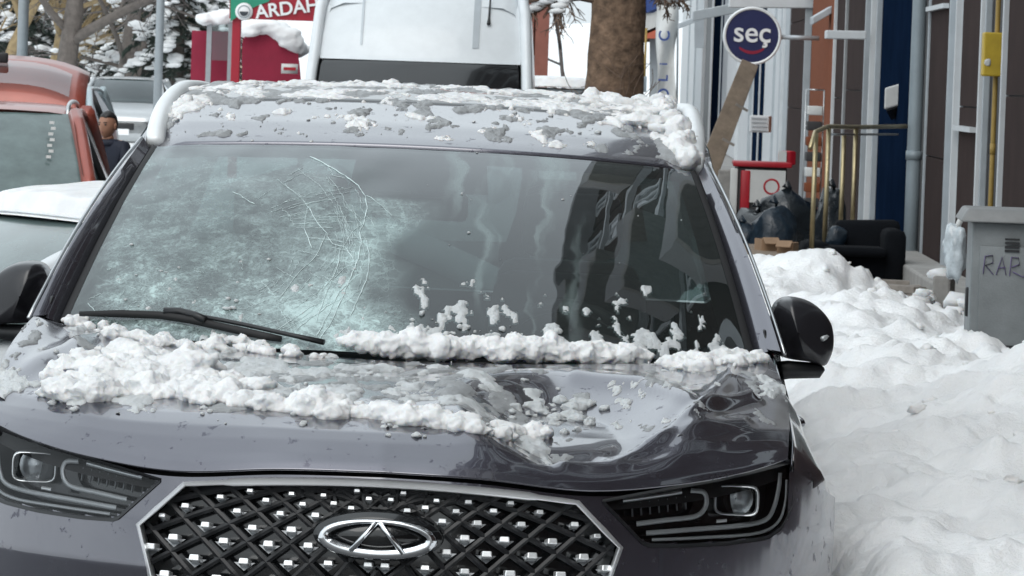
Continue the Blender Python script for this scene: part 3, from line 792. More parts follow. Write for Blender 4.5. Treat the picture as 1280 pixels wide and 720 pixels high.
scr_rows = [[scr(-1 + 2 * j / 120, i / 70) for j in range(121)] for i in range(71)]
ws = one(lambda b: b.grid(scr_rows), 'windscreen', 'cracked_glass', suv)
def frit(b):
    for s in (1, -1):
        b.grid([[scr(s * f, t, .006) for f in np.linspace(lerp(.885, .875, t), 1, 5)] for t in np.linspace(0, 1, 30)])
    b.grid([[scr(f, t, .006) for f in np.linspace(-.89, .89, 60)] for t in np.linspace(.925, 1, 4)])
    b.grid([[scr(f, t, .006) for f in np.linspace(-.89, .89, 60)] for t in np.linspace(0, .05, 3)])
    b.grid([[scr(f, t, .006) for f in np.linspace(-.19, .19, 12)] for t in np.linspace(.74, .93, 8)])
one(frit, 'black_border', 'black_plastic', ws)
for sr in (1, -1):
    one(lambda b: b.grid([[scr(sr * f, t, -.001) for f in (.985, 1.0)] + [scr(sr, t) + V(sr * .006, .012, .004), scr(sr, t) + V(sr * .014, .012, -.01)] for t in np.linspace(0, 1, 30)]), 'rubber_seal', 'rubber', ws)
SB = bvh_of(scr_rows)
def on_screen(px, py, off=0.0):
    o, d = cray(px, py); h = SB.ray_cast(o, d); return h[0] + h[1] * (off if h[1].z > 0 else -off) if h[0] else None
def cracks(b):
    L_ = [[(388, 196), (410, 207), (430, 220), (448, 232), (457, 246), (459, 262), (455, 278), (450, 288)],
          [(459, 245), (475, 255), (490, 270)], [(458, 300), (462, 322), (460, 345), (452, 366), (442, 388), (438, 396)],
          [(450, 288), (452, 302), (446, 330), (436, 352), (428, 372), (415, 402), (400, 424)], [(385, 258), (398, 280), (408, 292), (416, 305)],
          [(385, 258), (380, 285), (390, 310)], [(290, 240), (300, 244), (308, 250), (318, 255)], [(446, 330), (430, 335), (416, 350), (404, 376), (396, 402)],
          [(436, 352), (420, 372), (408, 398), (396, 420)], [(416, 305), (432, 310), (446, 330)], [(404, 376), (380, 390), (350, 410)], [(428, 372), (408, 384), (386, 400), (370, 414)],
          [(455, 278), (440, 290), (426, 312), (420, 340), (404, 362)], [(408, 292), (395, 320), (370, 345), (350, 372)], [(110, 380), (122, 392), (135, 398)]]
    rnd = random.Random(3)
    # concentric arcs on the right flank of the break, and spokes crossing them
    for k in range(46):
        R = rnd.uniform(105, 205) if k % 3 else rnd.uniform(165, 200); th = rnd.uniform(-55, 60); sp = rnd.uniform(8, 34)
        arc = []
        for q in range(7):
            a_ = rad(th + sp * q / 6); rr_ = R * (1 + .05 * noise.noise(Vector((R * .03, th * .02 + q * .35, 4))))
            arc.append((262 + rr_ * math.cos(a_), 300 + .72 * rr_ * math.sin(a_)))
        if arc[-1][1] < 432: L_.append(arc)
    for k in range(40):
        a_ = rad(rnd.uniform(-50, 65)); r0_ = rnd.uniform(90, 170); r1_ = r0_ + rnd.uniform(15, 50)
        L_.append([(262 + r_ * math.cos(a_ + .0012 * (r_ - r0_)), 300 + .72 * r_ * math.sin(a_ + .0012 * (r_ - r0_))) for r_ in np.linspace(r0_, r1_, 4)])
    for k in range(26):
        x_, y_ = rnd.uniform(110, 380), rnd.uniform(330, 415); a_ = rnd.uniform(0, 6.28); ln_ = rnd.uniform(6, 22)
        L_.append([(x_ + ln_ * q * math.cos(a_) / 3, y_ + ln_ * q * math.sin(a_) / 4 + rnd.uniform(-2, 2)) for q in range(4)])
    for ip, pl in enumerate(L_):
        pts = []
        for a, c_ in zip(pl[:-1], pl[1:]):
            for k in range(4):
                t = k / 4; pts.append((lerp(a[0], c_[0], t) + rnd.uniform(-.9, .9), lerp(a[1], c_[1], t) + rnd.uniform(-.7, .7)))
        q = [on_screen(*p, off=.001) for p in pts + [pl[-1]]]; q = [p for p in q if p]
        if len(q) > 2: b.tube(q, [rnd.uniform(.0004, .0013) * (1.35 if ip in (0, 2, 3) else .9 if ip < 15 else .45) for _ in q], 4)
one(cracks, 'crack_lines', 'crack_edge', ws)['kind'] = 'stuff'

# --- pillars
def pil_out(s, t): return V(s * lerp(.845, .684, t), lerp(1.33, 2.20, t) - .14 * t * (1 - t), lerp(1.165, 1.568, t) + .112 * t * (1 - t))
for s in (1, -1):
    def pillar(b):
        rows = []
        for t in np.linspace(-.02, 1, 30):
            tt = max(t, 0); g = scr(s, tt) + V(s * .014, .012, -.006); o2 = pil_out(s, tt)
            rows.append([g + V(0, .02, -.02), g, g.lerp(o2, .5) + V(s * .006, -.006, .012), o2 + V(s * -.004, 0, .004), o2 + V(s * .004, .03, -.012), o2 + V(s * .0, .12, -.012)])
        b.grid(rows)
    one(pillar, 'windscreen_pillar', 'suv_paint', suv, auto=60)
    one(lambda b: b.tube([pil_out(s, t) + V(s * .006, .012, -.002) for t in np.linspace(0, 1, 16)], .0045, 5), 'pillar_highlight', 'dull_silver', suv)  # silver line that puts the pillar's highlight into the shape

# --- roof
RC = [(2.0, 1.574), (2.06, 1.594), (2.2, 1.628), (2.5, 1.674), (2.8, 1.703), (3.2, 1.720), (3.6, 1.716), (4.0, 1.695), (4.4, 1.655)]
def roof_pt(f, v, off=0.0):
    a = abs(f)
    hw = interp([2.0, 2.2, 2.6, 3.6, 4.4], [.66, .685, .69, .665, .62], v)
    vshift = .10 * a ** 2.2 * (1 - sstep(2.0, 2.6, v))
    w = float(np.interp(v, [r[0] for r in RC], [r[1] for r in RC])) - .026 * a ** 2 - .05 * max(0, (a - .86) / .14) ** 2
    return V(f * hw, v + vshift, w + off)
rf_v = [2.0 + .012] + list(np.linspace(2.03, 2.5, 16)) + list(np.linspace(2.55, 4.4, 36))
roof_rows = [[roof_pt(f, v) for f in np.linspace(-1, 1, 61)] for v in rf_v]
one(lambda b: b.grid([[p + V(0, .02, -.02) for p in roof_rows[0]]] + roof_rows), 'roof', 'suv_paint', suv)
one(lambda b: b.grid([[roof_pt(f, v, .004 if 2.535 < v < 3.88 and abs(f) < .77 else -.003) for f in np.linspace(-.78, .78, 41)] for v in [2.53] + list(np.linspace(2.54, 3.87, 26)) + [3.89]]), 'glass_roof_panel', 'gloss_black', suv)
RB = bvh_of(roof_rows)
for s in (1, -1):
    def rail(b):
        P = catmull([(s * .652, 2.17, 1.553), (s * .656, 2.24, 1.588), (s * .662, 2.5, 1.638), (s * .663, 3.0, 1.682), (s * .655, 3.5, 1.688), (s * .64, 4.0, 1.670), (s * .63, 4.15, 1.64)], 40)
        b.tube(P, [.020] + [.024] * 38 + [.018, .008], 10, flat=.8)
        for k in (3, 20, 37): b.tube([P[k], P[k] + V(0, 0, -.06)], .014, 6)
    one(rail, 'roof_rail', 'rail_silver', suv)
    # side glass and pillars
    def sideglass(v0, v1):
        def fn(b):
            rows = []
            for v in np.linspace(v0, v1, 10):
                top = V(s * interp([2.0, 2.3, 3.6, 4.4], [.70, .70, .68, .63], v), v, interp([2.0, 2.2, 2.5, 3.2, 4.0, 4.4], [1.50, 1.555, 1.60, 1.635, 1.61, 1.57], v))
                bot = V(s * (side_u(v, 1.165) - .025), v, 1.175)
                if v < 2.2:
                    t = (v - 1.33) / .87; top = pil_out(s, max(0, t)) + V(0, .06, -.03)
                rows.append([bot.lerp(top, k / 6) for k in range(7)])
            b.grid(rows)
        return fn
    one(sideglass(1.42, 2.33), 'front_side_window', 'car_glass', suv); one(sideglass(2.40, 3.35), 'rear_side_window', 'car_glass', suv)
    one(sideglass(3.42, 4.25), 'quarter_window', 'car_glass', suv)
    for v in (2.365, 3.385): one(lambda b: sideglass(v - .035, v + .035)(b), 'door_pillar', 'gloss_black', suv)
    one(lambda b: sideglass(4.25, 4.45)(b), 'rear_pillar', 'suv_paint', suv)
    one(lambda b: b.grid([[V(s * interp([2.0, 2.3, 3.6, 4.4], [.70, .70, .68, .63], v) , v, interp([2.0, 2.2, 2.5, 3.2, 4.0, 4.4], [1.50, 1.555, 1.60, 1.635, 1.61, 1.57], v) - .004), roof_pt(s * .99, v)] for v in np.linspace(2.2, 4.4, 20)]), 'roof_side_rail', 'suv_paint', suv)
# rear end
one(lambda b: b.grid([[V(u * hw, v - .05 * u * u, w) for u in np.linspace(-1, 1, 17)] for hw, v, w in ((.86, 4.62, .26), (.90, 4.70, .5), (.89, 4.70, .75), (.84, 4.66, .95), (.80, 4.62, 1.12))]), 'tailgate', 'suv_paint', suv)
one(lambda b: b.grid([[V(u * hw, v - .04 * u * u, w) for u in np.linspace(-1, 1, 13)] for hw, v, w in ((.80, 4.62, 1.125), (.72, 4.55, 1.35), (.62, 4.40, 1.65))]), 'rear_window', 'car_glass', suv)
for s in (1, -1): one(lambda b: b.box((s * .72, 4.67, .98), (.30, .06, .12)), 'tail_light', 'red_plastic', suv, bevel=.02)
# wheels
for v in (.92, 3.64):
    for s in (1, -1):
        whl = one(lambda b: b.lathe([(-.11, .23), (-.115, .30), (-.09, .345), (-.05, .358), (.05, .358), (.09, .345), (.115, .30), (.11, .23)], (s * .81, v, .36), 'x', 36), 'wheel', 'rubber', suv)
        def rimm(b):
            b.lathe([(-.09, .232), (.06 * s, .225), (.09 * s, .235)], (s * .81, v, .36), 'x', 36)
            for k in range(10):
                a = 2 * math.pi * k / 10
                b.tube([V(s * .88, v + .03 * math.cos(a), .36 + .03 * math.sin(a)), V(s * .885, v + .225 * math.cos(a), .36 + .225 * math.sin(a))], [.022, .016], 6)
            b.lathe([(.0, .001), (.075 * s, .001), (.085 * s, .04), (.06 * s, .05)], (s * .81, v, .36), 'x', 16)
        one(rimm, 'rim', 'rim_alloy', whl)
one(lambda b: b.box((0, 2.3, .30), (1.62, 4.0, .10)), 'underbody', 'black_plastic', suv)
# --- cowl, interior
one(lambda b: b.grid([[V(s_ * p.x, p.y - .01, p.z - .03) for s_, p in [(1, q) for q in row]] for row in
     [[hood_rows[-1][j] for j in range(0, 201, 10)], [scr(-1 + 2 * j / 20, 0) + V(0, .03, -.005) for j in range(21)]]]), 'cowl', 'black_plastic', suv)
def dash(b):
    rows = []
    for u in np.linspace(-.74, .74, 25):
        v0 = 1.20 + .2 * (abs(u) / .74) ** 2
        hump = .05 * math.exp(-((u - .36) / .17) ** 2)
        rows.append([V(u, v0, 1.10), V(u, v0 + .25, 1.10), V(u, 1.72, 1.115 + hump), V(u, 1.80, 1.09 + hump), V(u, 1.82, .9), V(u, 1.75, .6)])
    b.grid(rows)
one(dash, 'dashboard', 'interior_dark', suv)
one(lambda b: b.box((0, 2.7, .42), (1.6, 3.4, .05)), 'floor_pan', 'interior_dark', suv)
one(lambda b: b.grid([[roof_pt(f, v, -.045) for f in np.linspace(-.9, .9, 11)] for v in np.linspace(2.12, 4.3, 12)]), 'headliner', 'interior_grey', suv)
def ringpts(c, r, ax, n=33, tilt=.5):
    return [Vector(c) + V(r * math.cos(a), r * math.sin(a) * math.sin(tilt), r * math.sin(a) * math.cos(tilt)) for a in np.linspace(0, 2 * math.pi, n)]
sw_ = one(lambda b: b.tube(ringpts((.36, 1.92, 1.06), .18, 0), .016, 8, cap=False), 'steering_wheel', 'seat_leather', suv)
one(lambda b: [b.tube([V(.36, 1.93, 1.05), V(.36 + .17 * math.cos(a), 1.93 + .17 * math.sin(a) * .48, 1.05 + .17 * math.sin(a) * .88)], [.035, .014], 6) for a in (0, math.pi, -1.57)], 'steering_spokes', 'seat_leather', sw_)
for (u, v) in ((.37, 2.55), (-.37, 2.55), (.37, 3.4), (-.37, 3.4)):
    seat = one(lambda b: b.box((u, v - .12, .72), (.50, .52, .18)), 'seat', 'seat_leather', suv, bevel=.05)
    one(lambda b: b.hexa([V(u - .24, v + .08, .76), V(u + .24, v + .08, .76), V(u + .24, v + .22, .76), V(u - .24, v + .22, .76), V(u - .19, v + .24, 1.26), V(u + .19, v + .24, 1.26), V(u + .19, v + .36, 1.26), V(u - .19, v + .36, 1.26)]), 'seat_back', 'seat_leather', seat, bevel=.04)
    one(lambda b: b.box((u, v + .31, 1.38), (.26, .11, .17)), 'headrest', 'seat_leather', seat, bevel=.04)
mir = one(lambda b: b.box((0, 1.93, 1.44), (.23, .03, .065)), 'interior_mirror', 'black_plastic', suv, bevel=.012)
one(lambda b: b.hexa([scr(-.02, .76, .012), scr(.085, .76, .012), scr(.085, .76, .03), scr(-.02, .76, .03), scr(.0, .81, .012), scr(.065, .81, .012), scr(.065, .81, .03), scr(.0, .81, .03)]), 'mirror_bracket', 'light_guide', mir, smooth=False)

# --- door mirrors
mo_px = [(964, 440), (963, 405), (965, 386), (974, 374), (990, 371), (1012, 377), (1030, 391), (1040, 408), (1042, 430), (1038, 446), (1030, 457), (1012, 452), (985, 448)]
out2 = [cpt(x, y, 1.55) for x, y in mo_px]; cen = sum(out2, Vector()) / len(out2)
loopc = catmull(out2 + [out2[0]], 52)[:-1]
for s in (1, -1):
    cr0, cr1 = cpt(984, 376, 1.55), cpt(1004, 446, 1.55)
    apex = V(cr0.x * .45 + cr1.x * .55, 0, cr0.z * .45 + cr1.z * .55)
    def shell(b):
        rows = []
        for sc, dv in ((.90, .055), (.985, .05), (1.0, .02), (.995, -.02), (.965, -.055), (.90, -.075), (.75, -.088), (.55, -.094), (.30, -.098), (.02, -.100)):
            row = []
            for p in loopc:
                x, z = apex.x + (p.x - apex.x) * sc, apex.z + (p.z - apex.z) * sc
                xc = cr0.x + (cr1.x - cr0.x) * (cr0.z - z) / (cr0.z - cr1.z); k = sstep(1.0, .85, sc)
                d_ = x - xc; crs = (.030 if d_ < 0 else .016) * min(1, abs(d_) / (.03 if d_ < 0 else .06))
                row.append(V(s * x, 1.55 + dv + k * crs + .10 * max(0, x - cen.x), z))
            rows.append(row)
        b.grid(rows, True)
    dm = one(shell, 'door_mirror', 'mirror_shell', suv, auto=35)
    one(lambda b: b.add([V(s * (cen.x + (p.x - cen.x) * .93), 1.595, cen.z + (p.z - cen.z) * .93) for p in loopc], [tuple(range(len(loopc)))]), 'mirror_glass', 'chrome', dm, smooth=False)
    a0, a1, a2 = cpt(955, 462, 1.5), cpt(985, 462, 1.52), cpt(1024, 463, 1.52)
    one(lambda b: b.tube([V(s * (a0.x - .03), 1.5, a0.z - .012), V(s * a0.x, 1.5, a0.z - .008), V(s * a1.x, 1.52, a1.z), V(s * a2.x, 1.52, a2.z), V(s * (a2.x + .008), 1.525, a2.z + .004)], [.028, .026, .024, .020, .008], 10, flat=.9), 'mirror_arm', 'black_plastic', dm)
    tp = [cpt(x, y, 1.47) for x, y in ((1028, 424), (1040, 418))]
    one(lambda b: b.tube([V(s * tp[0].x, 1.472, tp[0].z), V(s * tp[1].x, 1.51, tp[1].z)], .006, 6), 'turn_signal', 'light_guide', dm)
    # silver wedge snow/corner plate at the mirror foot
    one(lambda b: b.hexa([V(s * .815, 1.36, 1.165), V(s * .862, 1.40, 1.15), V(s * .862, 1.55, 1.15), V(s * .82, 1.55, 1.165), V(s * .80, 1.38, 1.215), V(s * .845, 1.44, 1.205), V(s * .845, 1.55, 1.21), V(s * .80, 1.55, 1.22)]), 'corner_plate', 'black_plastic', dm, bevel=.008)

# --- wipers (lying on the pane)
def wiper(bl, arm, name):
    q = [on_screen(p[0], p[1] + 2, off=.013) for p in bl]; q = [p for p in q if p]
    wp = one(lambda b: b.tube(q, [.004] + [.0065] * (len(q) - 2) + [.005], 6, flat=1.5), name, 'rubber', suv)
    q2 = [on_screen(p[0], p[1] + 4, off=.022) for p in arm]; q2 = [p for p in q2 if p]
    one(lambda b: b.tube(q2, [.0075] * (len(q2) - 1) + [.010], 6, flat=.7), 'wiper_arm', 'black_plastic', wp)
    one(lambda b: b.tube([on_screen(x, y + 4, .021) for x, y in ((206, 395), (225, 395), (245, 400), (258, 406))] if name == 'wiper' and bl[0][0] < 200 else q2[:2], .009, 8), 'wiper_joint', 'black_plastic', wp)
wiper([(102, 396), (150, 396), (200, 398), (240, 404), (280, 413), (330, 424), (352, 428)], [(235, 399), (270, 405), (310, 413), (360, 424), (405, 434), (425, 437)], 'wiper')
wq = one(lambda b: b.tube([scr(f, 0) + V(0, -.004, -.020) for f in np.linspace(.02, .80, 14)], [.004] + [.0065] * 12 + [.005], 6, flat=1.5), 'wiper', 'rubber', suv)
one(lambda b: b.tube([scr(f, 0) + V(0, -.015, -.024) for f in np.linspace(.35, .82, 8)], .006, 6), 'wiper_arm', 'black_plastic', wq)

# ---------------------------------------------------------------- snow lying on the car
ALLB = [HB2 for HB2 in (bvh_of(hood_rows), SB, RB)]
def car_hit(px, py):
    o, d = cray(px, py); best = None
    for q in ALLB:
        h = q.ray_cast(o, d)
        if h[0] and (best is None or h[3] < best[2]): best = (h[0], h[1] if h[1].z > 0 else -h[1], h[3])
    return best
rs = random.Random(11)
def in_poly(x, y, P):
    c = False; j = len(P) - 1
    for i in range(len(P)):
        if (P[i][1] > y) != (P[j][1] > y) and x < (P[j][0] - P[i][0]) * (y - P[i][1]) / (P[j][1] - P[i][1]) + P[i][0]: c = not c
        j = i
    return c
def band(b, pl, hw, n, r0, r1, squash=.75, sub=2, lift=.25):
    P = catmull([(x, y, 0) for x, y in pl], 60)
    for k in range(n):
        p = P[min(60, int(rs.random() * 61))]; x, y = p.x + rs.uniform(-6, 6), p.y + rs.gauss(0, .5) * hw
        h = car_hit(x, y)
        if h:
            r = r0 + (r1 - r0) * rs.random() ** 1.8
            b.lump(h[0] + h[1] * r * lift, r, sub, .38, 1.4, (rs.uniform(.9, 1.35), rs.uniform(.8, 1.2), squash * rs.uniform(.8, 1.2)), rs.random() * 99)
def area(b, P, n, r0, r1, squash=.7, sub=2, lift=.2, amp=.38):
    xs = [p[0] for p in P]; ys = [p[1] for p in P]; k = 0; tries = 0
    while k < n and tries < n * 20:
        tries += 1; x, y = rs.uniform(min(xs), max(xs)), rs.uniform(min(ys), max(ys))
        if not in_poly(x, y, P): continue
        h = car_hit(x, y); k += 1
        if h:
            r = r0 + (r1 - r0) * rs.random() ** 2
            b.lump(h[0] + h[1] * r * lift, r, sub, amp, 1.4, (rs.uniform(.9, 1.4), rs.uniform(.8, 1.3), squash * rs.uniform(.7, 1.2)), rs.random() * 99)
def snow_obj(b, name, mat, voxel, label, disp=.006):
    o = b.build(name, mat, None); o.matrix_world = SUVM
    mo = o.modifiers.new('r', 'REMESH'); mo.mode = 'VOXEL'; mo.voxel_size = voxel; mo.use_smooth_shade = True
    dg = bpy.context.evaluated_depsgraph_get(); me = bpy.data.meshes.new_from_object(o.evaluated_get(dg)); o.modifiers.clear(); o.data = me
    vs_ = np.empty(len(me.vertices) * 3); me.vertices.foreach_get('co', vs_); vs_ = vs_.reshape(-1, 3)
    ns_ = np.empty(len(me.vertices) * 3); me.vertices.foreach_get('normal', ns_); ns_ = ns_.reshape(-1, 3)
    for i in range(len(vs_)):
        p = Vector(vs_[i]); vs_[i] += ns_[i] * disp * (noise.noise(p * 32) + 1.2 * (.35 - abs(noise.noise(p * 60))) + .7 * noise.noise(p * 120))
    me.vertices.foreach_set('co', vs_.ravel()); me.update()
    me.polygons.foreach_set('use_smooth', [True] * len(me.polygons))
    tag(o, label, 'snow', kind='stuff'); return o
def sheet(surf, ns, nt, dens, hmax, sc, seed, name, mat, label):
    """thin half-melted layer: lies where a noise field rises above a local threshold, edges taper to nothing"""
    H_ = np.zeros((nt + 1, ns + 1)); P_ = [[None] * (ns + 1) for _ in range(nt + 1)]; off = Vector((seed * 7.3, seed * 3.1, seed))
    for i in range(nt + 1):
        for j in range(ns + 1):
            p = surf(j / ns, i / nt); P_[i][j] = p; d = dens(p)
            if d <= 0: H_[i, j] = -1; continue
            q = Vector((p.x * sc, p.y * sc * .55, 0)) + off
            n_ = .5 + .5 * noise.fractal(q, .75, 2.1, 5)
            H_[i, j] = n_ - (1 - d)
    b = MB(); idx = {}
    def vid(i, j):
        k = idx.get((i, j))
        if k is None:
            h = H_[i, j]; p = P_[i][j]; z = -.003 if h <= 0 else hmax * min(1, (h * 5) ** .5) * (.7 + .5 * noise.noise(p * 55))
            k = idx[(i, j)] = len(b.v); b.v.append((p.x, p.y - z * .15, p.z + z))
        return k
    for i in range(nt):
        for j in range(ns):
            if max(H_[i, j], H_[i + 1, j], H_[i, j + 1], H_[i + 1, j + 1]) > 0:
                b.f.append((vid(i, j), vid(i, j + 1), vid(i + 1, j + 1), vid(i + 1, j))); b.mi.append(0)
    o = b.build(name, mat); o.matrix_world = SUVM; return tag(o, label, 'snow', kind='stuff')
def box_d(p, u0, u1, v0, v1, k=.06): return sstep(u0 - k, u0 + k, p.x) * (1 - sstep(u1 - k, u1 + k, p.x)) * sstep(v0 - k, v0 + k, p.y) * (1 - sstep(v1 - k, v1 + k, p.y))
def roof_s(x, y): return roof_pt(-.93 + 1.86 * x, 2.03 + 1.25 * y)
def dens_roof(p): return sstep(2.05, 2.08, p.y - .08 * (p.x / .66) ** 2) * .30 + .19 * sstep(2.46, 2.60, p.y) + .12 * sstep(.2, .5, p.x) * sstep(2.2, 2.5, p.y) 
def dens_roof2(p): return sstep(2.05, 2.08, p.y - .08 * (p.x / .66) ** 2) * .34 + .20 * sstep(2.44, 2.56, p.y) + .10 * sstep(.15, .4, p.x) + .10 * sstep(.50, .60, -p.x)
sheet(roof_s, 300, 200, dens_roof, .012, 9, 3, 'roof_snow_glint_sheet', 'snow', 'thin melting snow and painted highlights in torn white patches over the glass roof of the dark grey car')  # white stands for melting snow and for flat highlights painted in
sheet(roof_s, 300, 200, dens_roof2, .009, 12, 8, 'roof_slush_sheet', 'slush', 'grey slush flecks between the white patches on the roof of the dark grey car')
def hood_s(x, y): 
    i = min(NH - 1, int((.18 + .82 * y) * NH)); j = x * MH; jj = min(MH - 1, int(j)); ii = (.18 + .82 * y) * NH - i
    a_ = hood_rows[i][jj].lerp(hood_rows[i][jj + 1], j - jj); c_ = hood_rows[i + 1][jj].lerp(hood_rows[i + 1][jj + 1], j - jj); return a_.lerp(c_, ii)
def scr_s(x, y): return scr(-.93 + 1.86 * x, .002 + .30 * y)
def dens_scr(p):
    t = (p.z - 1.14) / .12
    return .14 + .14 * sstep(-.15, .05, p.x) + .16 * (1 - sstep(.1, 1.0, t)) * sstep(-.1, .0, p.x) + .10 * (1 - sstep(.0, .35, t))
sheet(scr_s, 330, 110, dens_scr, .008, 21, 9, 'screen_ice_sheet', 'wet_snow', 'broken ice crust stuck along the foot of the shattered windscreen')
u0_, v0_ = huv(640, 530); u1_, v1_ = huv(765, 490); ua_, va_ = huv(250, 500); ub_, vb_ = huv(600, 470)
def dens_hood(p): return .24 + .20 * box_d(p, u0_, u1_ - .06, v0_, v1_) + .20 * box_d(p, ua_, ub_, va_ - .05, vb_ + .1) + .14 * box_d(p, -.66, -.2, .38, .9)
def dens_hood2(p): return .25 + .12 * box_d(p, u0_ - .1, u1_ - .05, v0_, v1_) + .22 * box_d(p, ua_, ub_ + .1, va_, vb_ + .15)
sheet(hood_s, 340, 200, dens_hood, .012, 10, 5, 'bonnet_ice_sheet', 'wet_snow', 'thin translucent ice and snow film over the bonnet dent of the dark grey car')
sheet(hood_s, 340, 200, dens_hood2, .006, 14, 6, 'bonnet_slush_sheet', 'slush', 'grey watery slush flecks on the bonnet between the snow ridges')
b = MB()
band(b, [(92, 406), (140, 418), (200, 428), (290, 434), (360, 440), (420, 446)], 6, 120, .006, .024)
band(b, [(438, 430), (500, 432), (560, 441), (640, 441), (720, 444), (800, 451), (870, 457), (950, 446)], 7, 260, .006, .030)
band(b, [(480, 432), (520, 432), (560, 440), (610, 438), (680, 440), (740, 444)], 6, 26, .024, .044)
band(b, [(200, 430), (260, 436), (300, 437), (390, 444)], 4, 14, .016, .030)
area(b, [(75, 445), (130, 437), (230, 458), (300, 480), (345, 492), (200, 496), (60, 497)], 110, .008, .040)
area(b, [(100, 447), (160, 443), (255, 468), (280, 485), (120, 478)], 16, .035, .062)
band(b, [(64, 494), (150, 492), (230, 494), (300, 504), (380, 513), (450, 516), (520, 526), (580, 534), (650, 544), (690, 548)], 6, 210, .006, .026)
band(b, [(120, 490), (230, 494), (300, 502), (420, 514), (560, 530)], 4, 22, .024, .044)
snow_obj(b, 'snow_on_bonnet', 'snow', .0044, 'crumbly white snow lying in ridges across the dented bonnet of the dark grey car')
b = MB()
area(b, [(640, 510), (690, 500), (760, 505), (750, 528), (700, 545), (640, 535)], 60, .004, .018)
area(b, [(60, 425), (700, 440), (700, 560), (60, 515)], 130, .002, .009, .7)
area(b, [(480, 385), (720, 412), (720, 428), (480, 420)], 40, .002, .009, .7)
area(b, [(270, 370), (300, 375), (298, 390), (275, 385)], 4, .006, .012, .6)
area(b, [(130, 300), (460, 330), (450, 400), (120, 390)], 26, .002, .006, .6)
area(b, [(500, 220), (900, 260), (900, 330), (520, 330)], 30, .0015, .004, .6)
area(b, [(200, 110), (840, 130), (840, 205), (200, 172)], 70, .0015, .006, .5)
snow_obj(b, 'ice_crumbs', 'wet_snow', .0032, 'half-melted ice crumbs scattered over the windscreen foot, roof and bonnet', .003)
b = MB()   # roof
area(b, [(735, 122), (790, 122), (832, 128), (868, 205), (850, 212), (836, 190), (815, 165), (770, 145), (730, 138)], 120, .006, .036, .6)
band(b, [(826, 135), (838, 160), (850, 190), (858, 208)], 4, 50, .012, .026, .9, lift=.9)
area(b, [(650, 105), (760, 112), (830, 122), (800, 140), (700, 128)], 60, .008, .030, .5)
area(b, [(560, 98), (660, 100), (660, 108), (560, 106)], 9, .022, .042, .7)
area(b, [(440, 96), (530, 97), (520, 103), (440, 102)], 6, .02, .036, .6)
area(b, [(300, 100), (760, 108), (760, 118), (300, 108)], 30, .008, .026, .4)
area(b, [(205, 130), (225, 118), (245, 120), (232, 140), (212, 168), (200, 172)], 12, .010, .026, .7)
area(b, [(235, 100), (320, 96), (330, 106), (240, 118)], 16, .01, .026, .35)
snow_obj(b, 'snow_on_roof', 'snow', .006, 'white snow chunks left along the roof top and right roof rail of the dark grey car')

# ================================================================== SHOP FRONTS ON THE RIGHT
FE = Vector((SL, 1, 0)).normalized(); FN = Vector((-FE.y, FE.x, 0))      # along the street / out towards it
def fpt(y, off, z): return Vector((fx(y), y, 0)) + FN * off + Vector((0, 0, z))
def fbox(b, y0, y1, z0, z1, o0, o1):
    return b.hexa([fpt(y0, o0, z0), fpt(y1, o0, z0), fpt(y1, o1, z0), fpt(y0, o1, z0), fpt(y0, o0, z1), fpt(y1, o0, z1), fpt(y1, o1, z1), fpt(y0, o1, z1)])
def fy(px, py=120): return fac(px, py).y
Y_SPLIT = fy(984)
bldA = one(lambda b: fbox(b, -14, Y_SPLIT, 0.0, 21.5, -9, -.03), 'apartment_building', 'dark_wall', smooth=False)
tag(bldA, 'brown panel-clad building with shop fronts, grey downpipe and yellow gas box', 'building')
def panels(parent, a, c, mat, z0=.15, z1=3.3, hs=(1.25, 1.25), off=.0):
    """cladding between two pixels of the frontage, split into separate boards"""
    ya, yb = fy(c), fy(a)
    z = z0; k = 0
    while z < z1 - .01:
        h = min(hs[k % len(hs)], z1 - z); k += 1
        one(lambda b: fbox(b, ya + .01, yb - .01, z + .006, z + h - .006, -.03, off), 'cladding_panel', mat, parent, smooth=False)
        z += h
def fin(parent, a, c, mat, z0=.15, z1=3.3, name='mullion', py=120):
    y = fy(c, py); pr = (c - a) * y / FPX
    return one(lambda b: fbox(b, y - .03, y + .03, z0, z1, -.02, pr), name, mat, parent, smooth=False, bevel=.006)
for a, c, hs in ((1257, 1295, (.62, .98, 1.2)), (1200, 1223, (1.5, 1.4)), (1160, 1182, (1.05, 1.6)), (1057, 1078, (1.6, 1.4)), (1043, 1053, (1.5,)), (985, 1003, (1.3, 1.3))):
    panels(bldA, a, c, 'brown_cladding', hs=hs)
# cladding beside the car, up to the first storey
for k in range(11):
    y0 = -10 + k * 3.7
    if y0 + 3.6 < fy(1295): one(lambda b: fbox(b, y0, y0 + 3.6, .15, 3.3, -.03, 0), 'cladding_panel', 'brown_cladding', bldA, smooth=False)
panels(bldA, 1012, 1040, 'orange_panel', hs=(3.2,)); panels(bldA, 1097, 1137, 'navy_panel', hs=(3.2,), off=-.02); panels(bldA, 1182, 1200, 'trim_alu', hs=(3.2,), off=-.01)
for a, c, mt in ((1250, 1257, 'trim_white'), (1228, 1233, 'trim_alu'), (1222, 1227, 'trim_white'), (1183, 1189, 'trim_alu'), (1191, 1199, 'trim_white'), (1157, 1160, 'trim_alu'),
                 (1078, 1084, 'trim_alu'), (1085, 1090, 'trim_white'), (1092, 1097, 'trim_alu'), (1053, 1056, 'dull_silver'), (1039, 1043, 'trim_white'), (1003, 1010, 'trim_alu')):
    fin(bldA, a, c, mt)
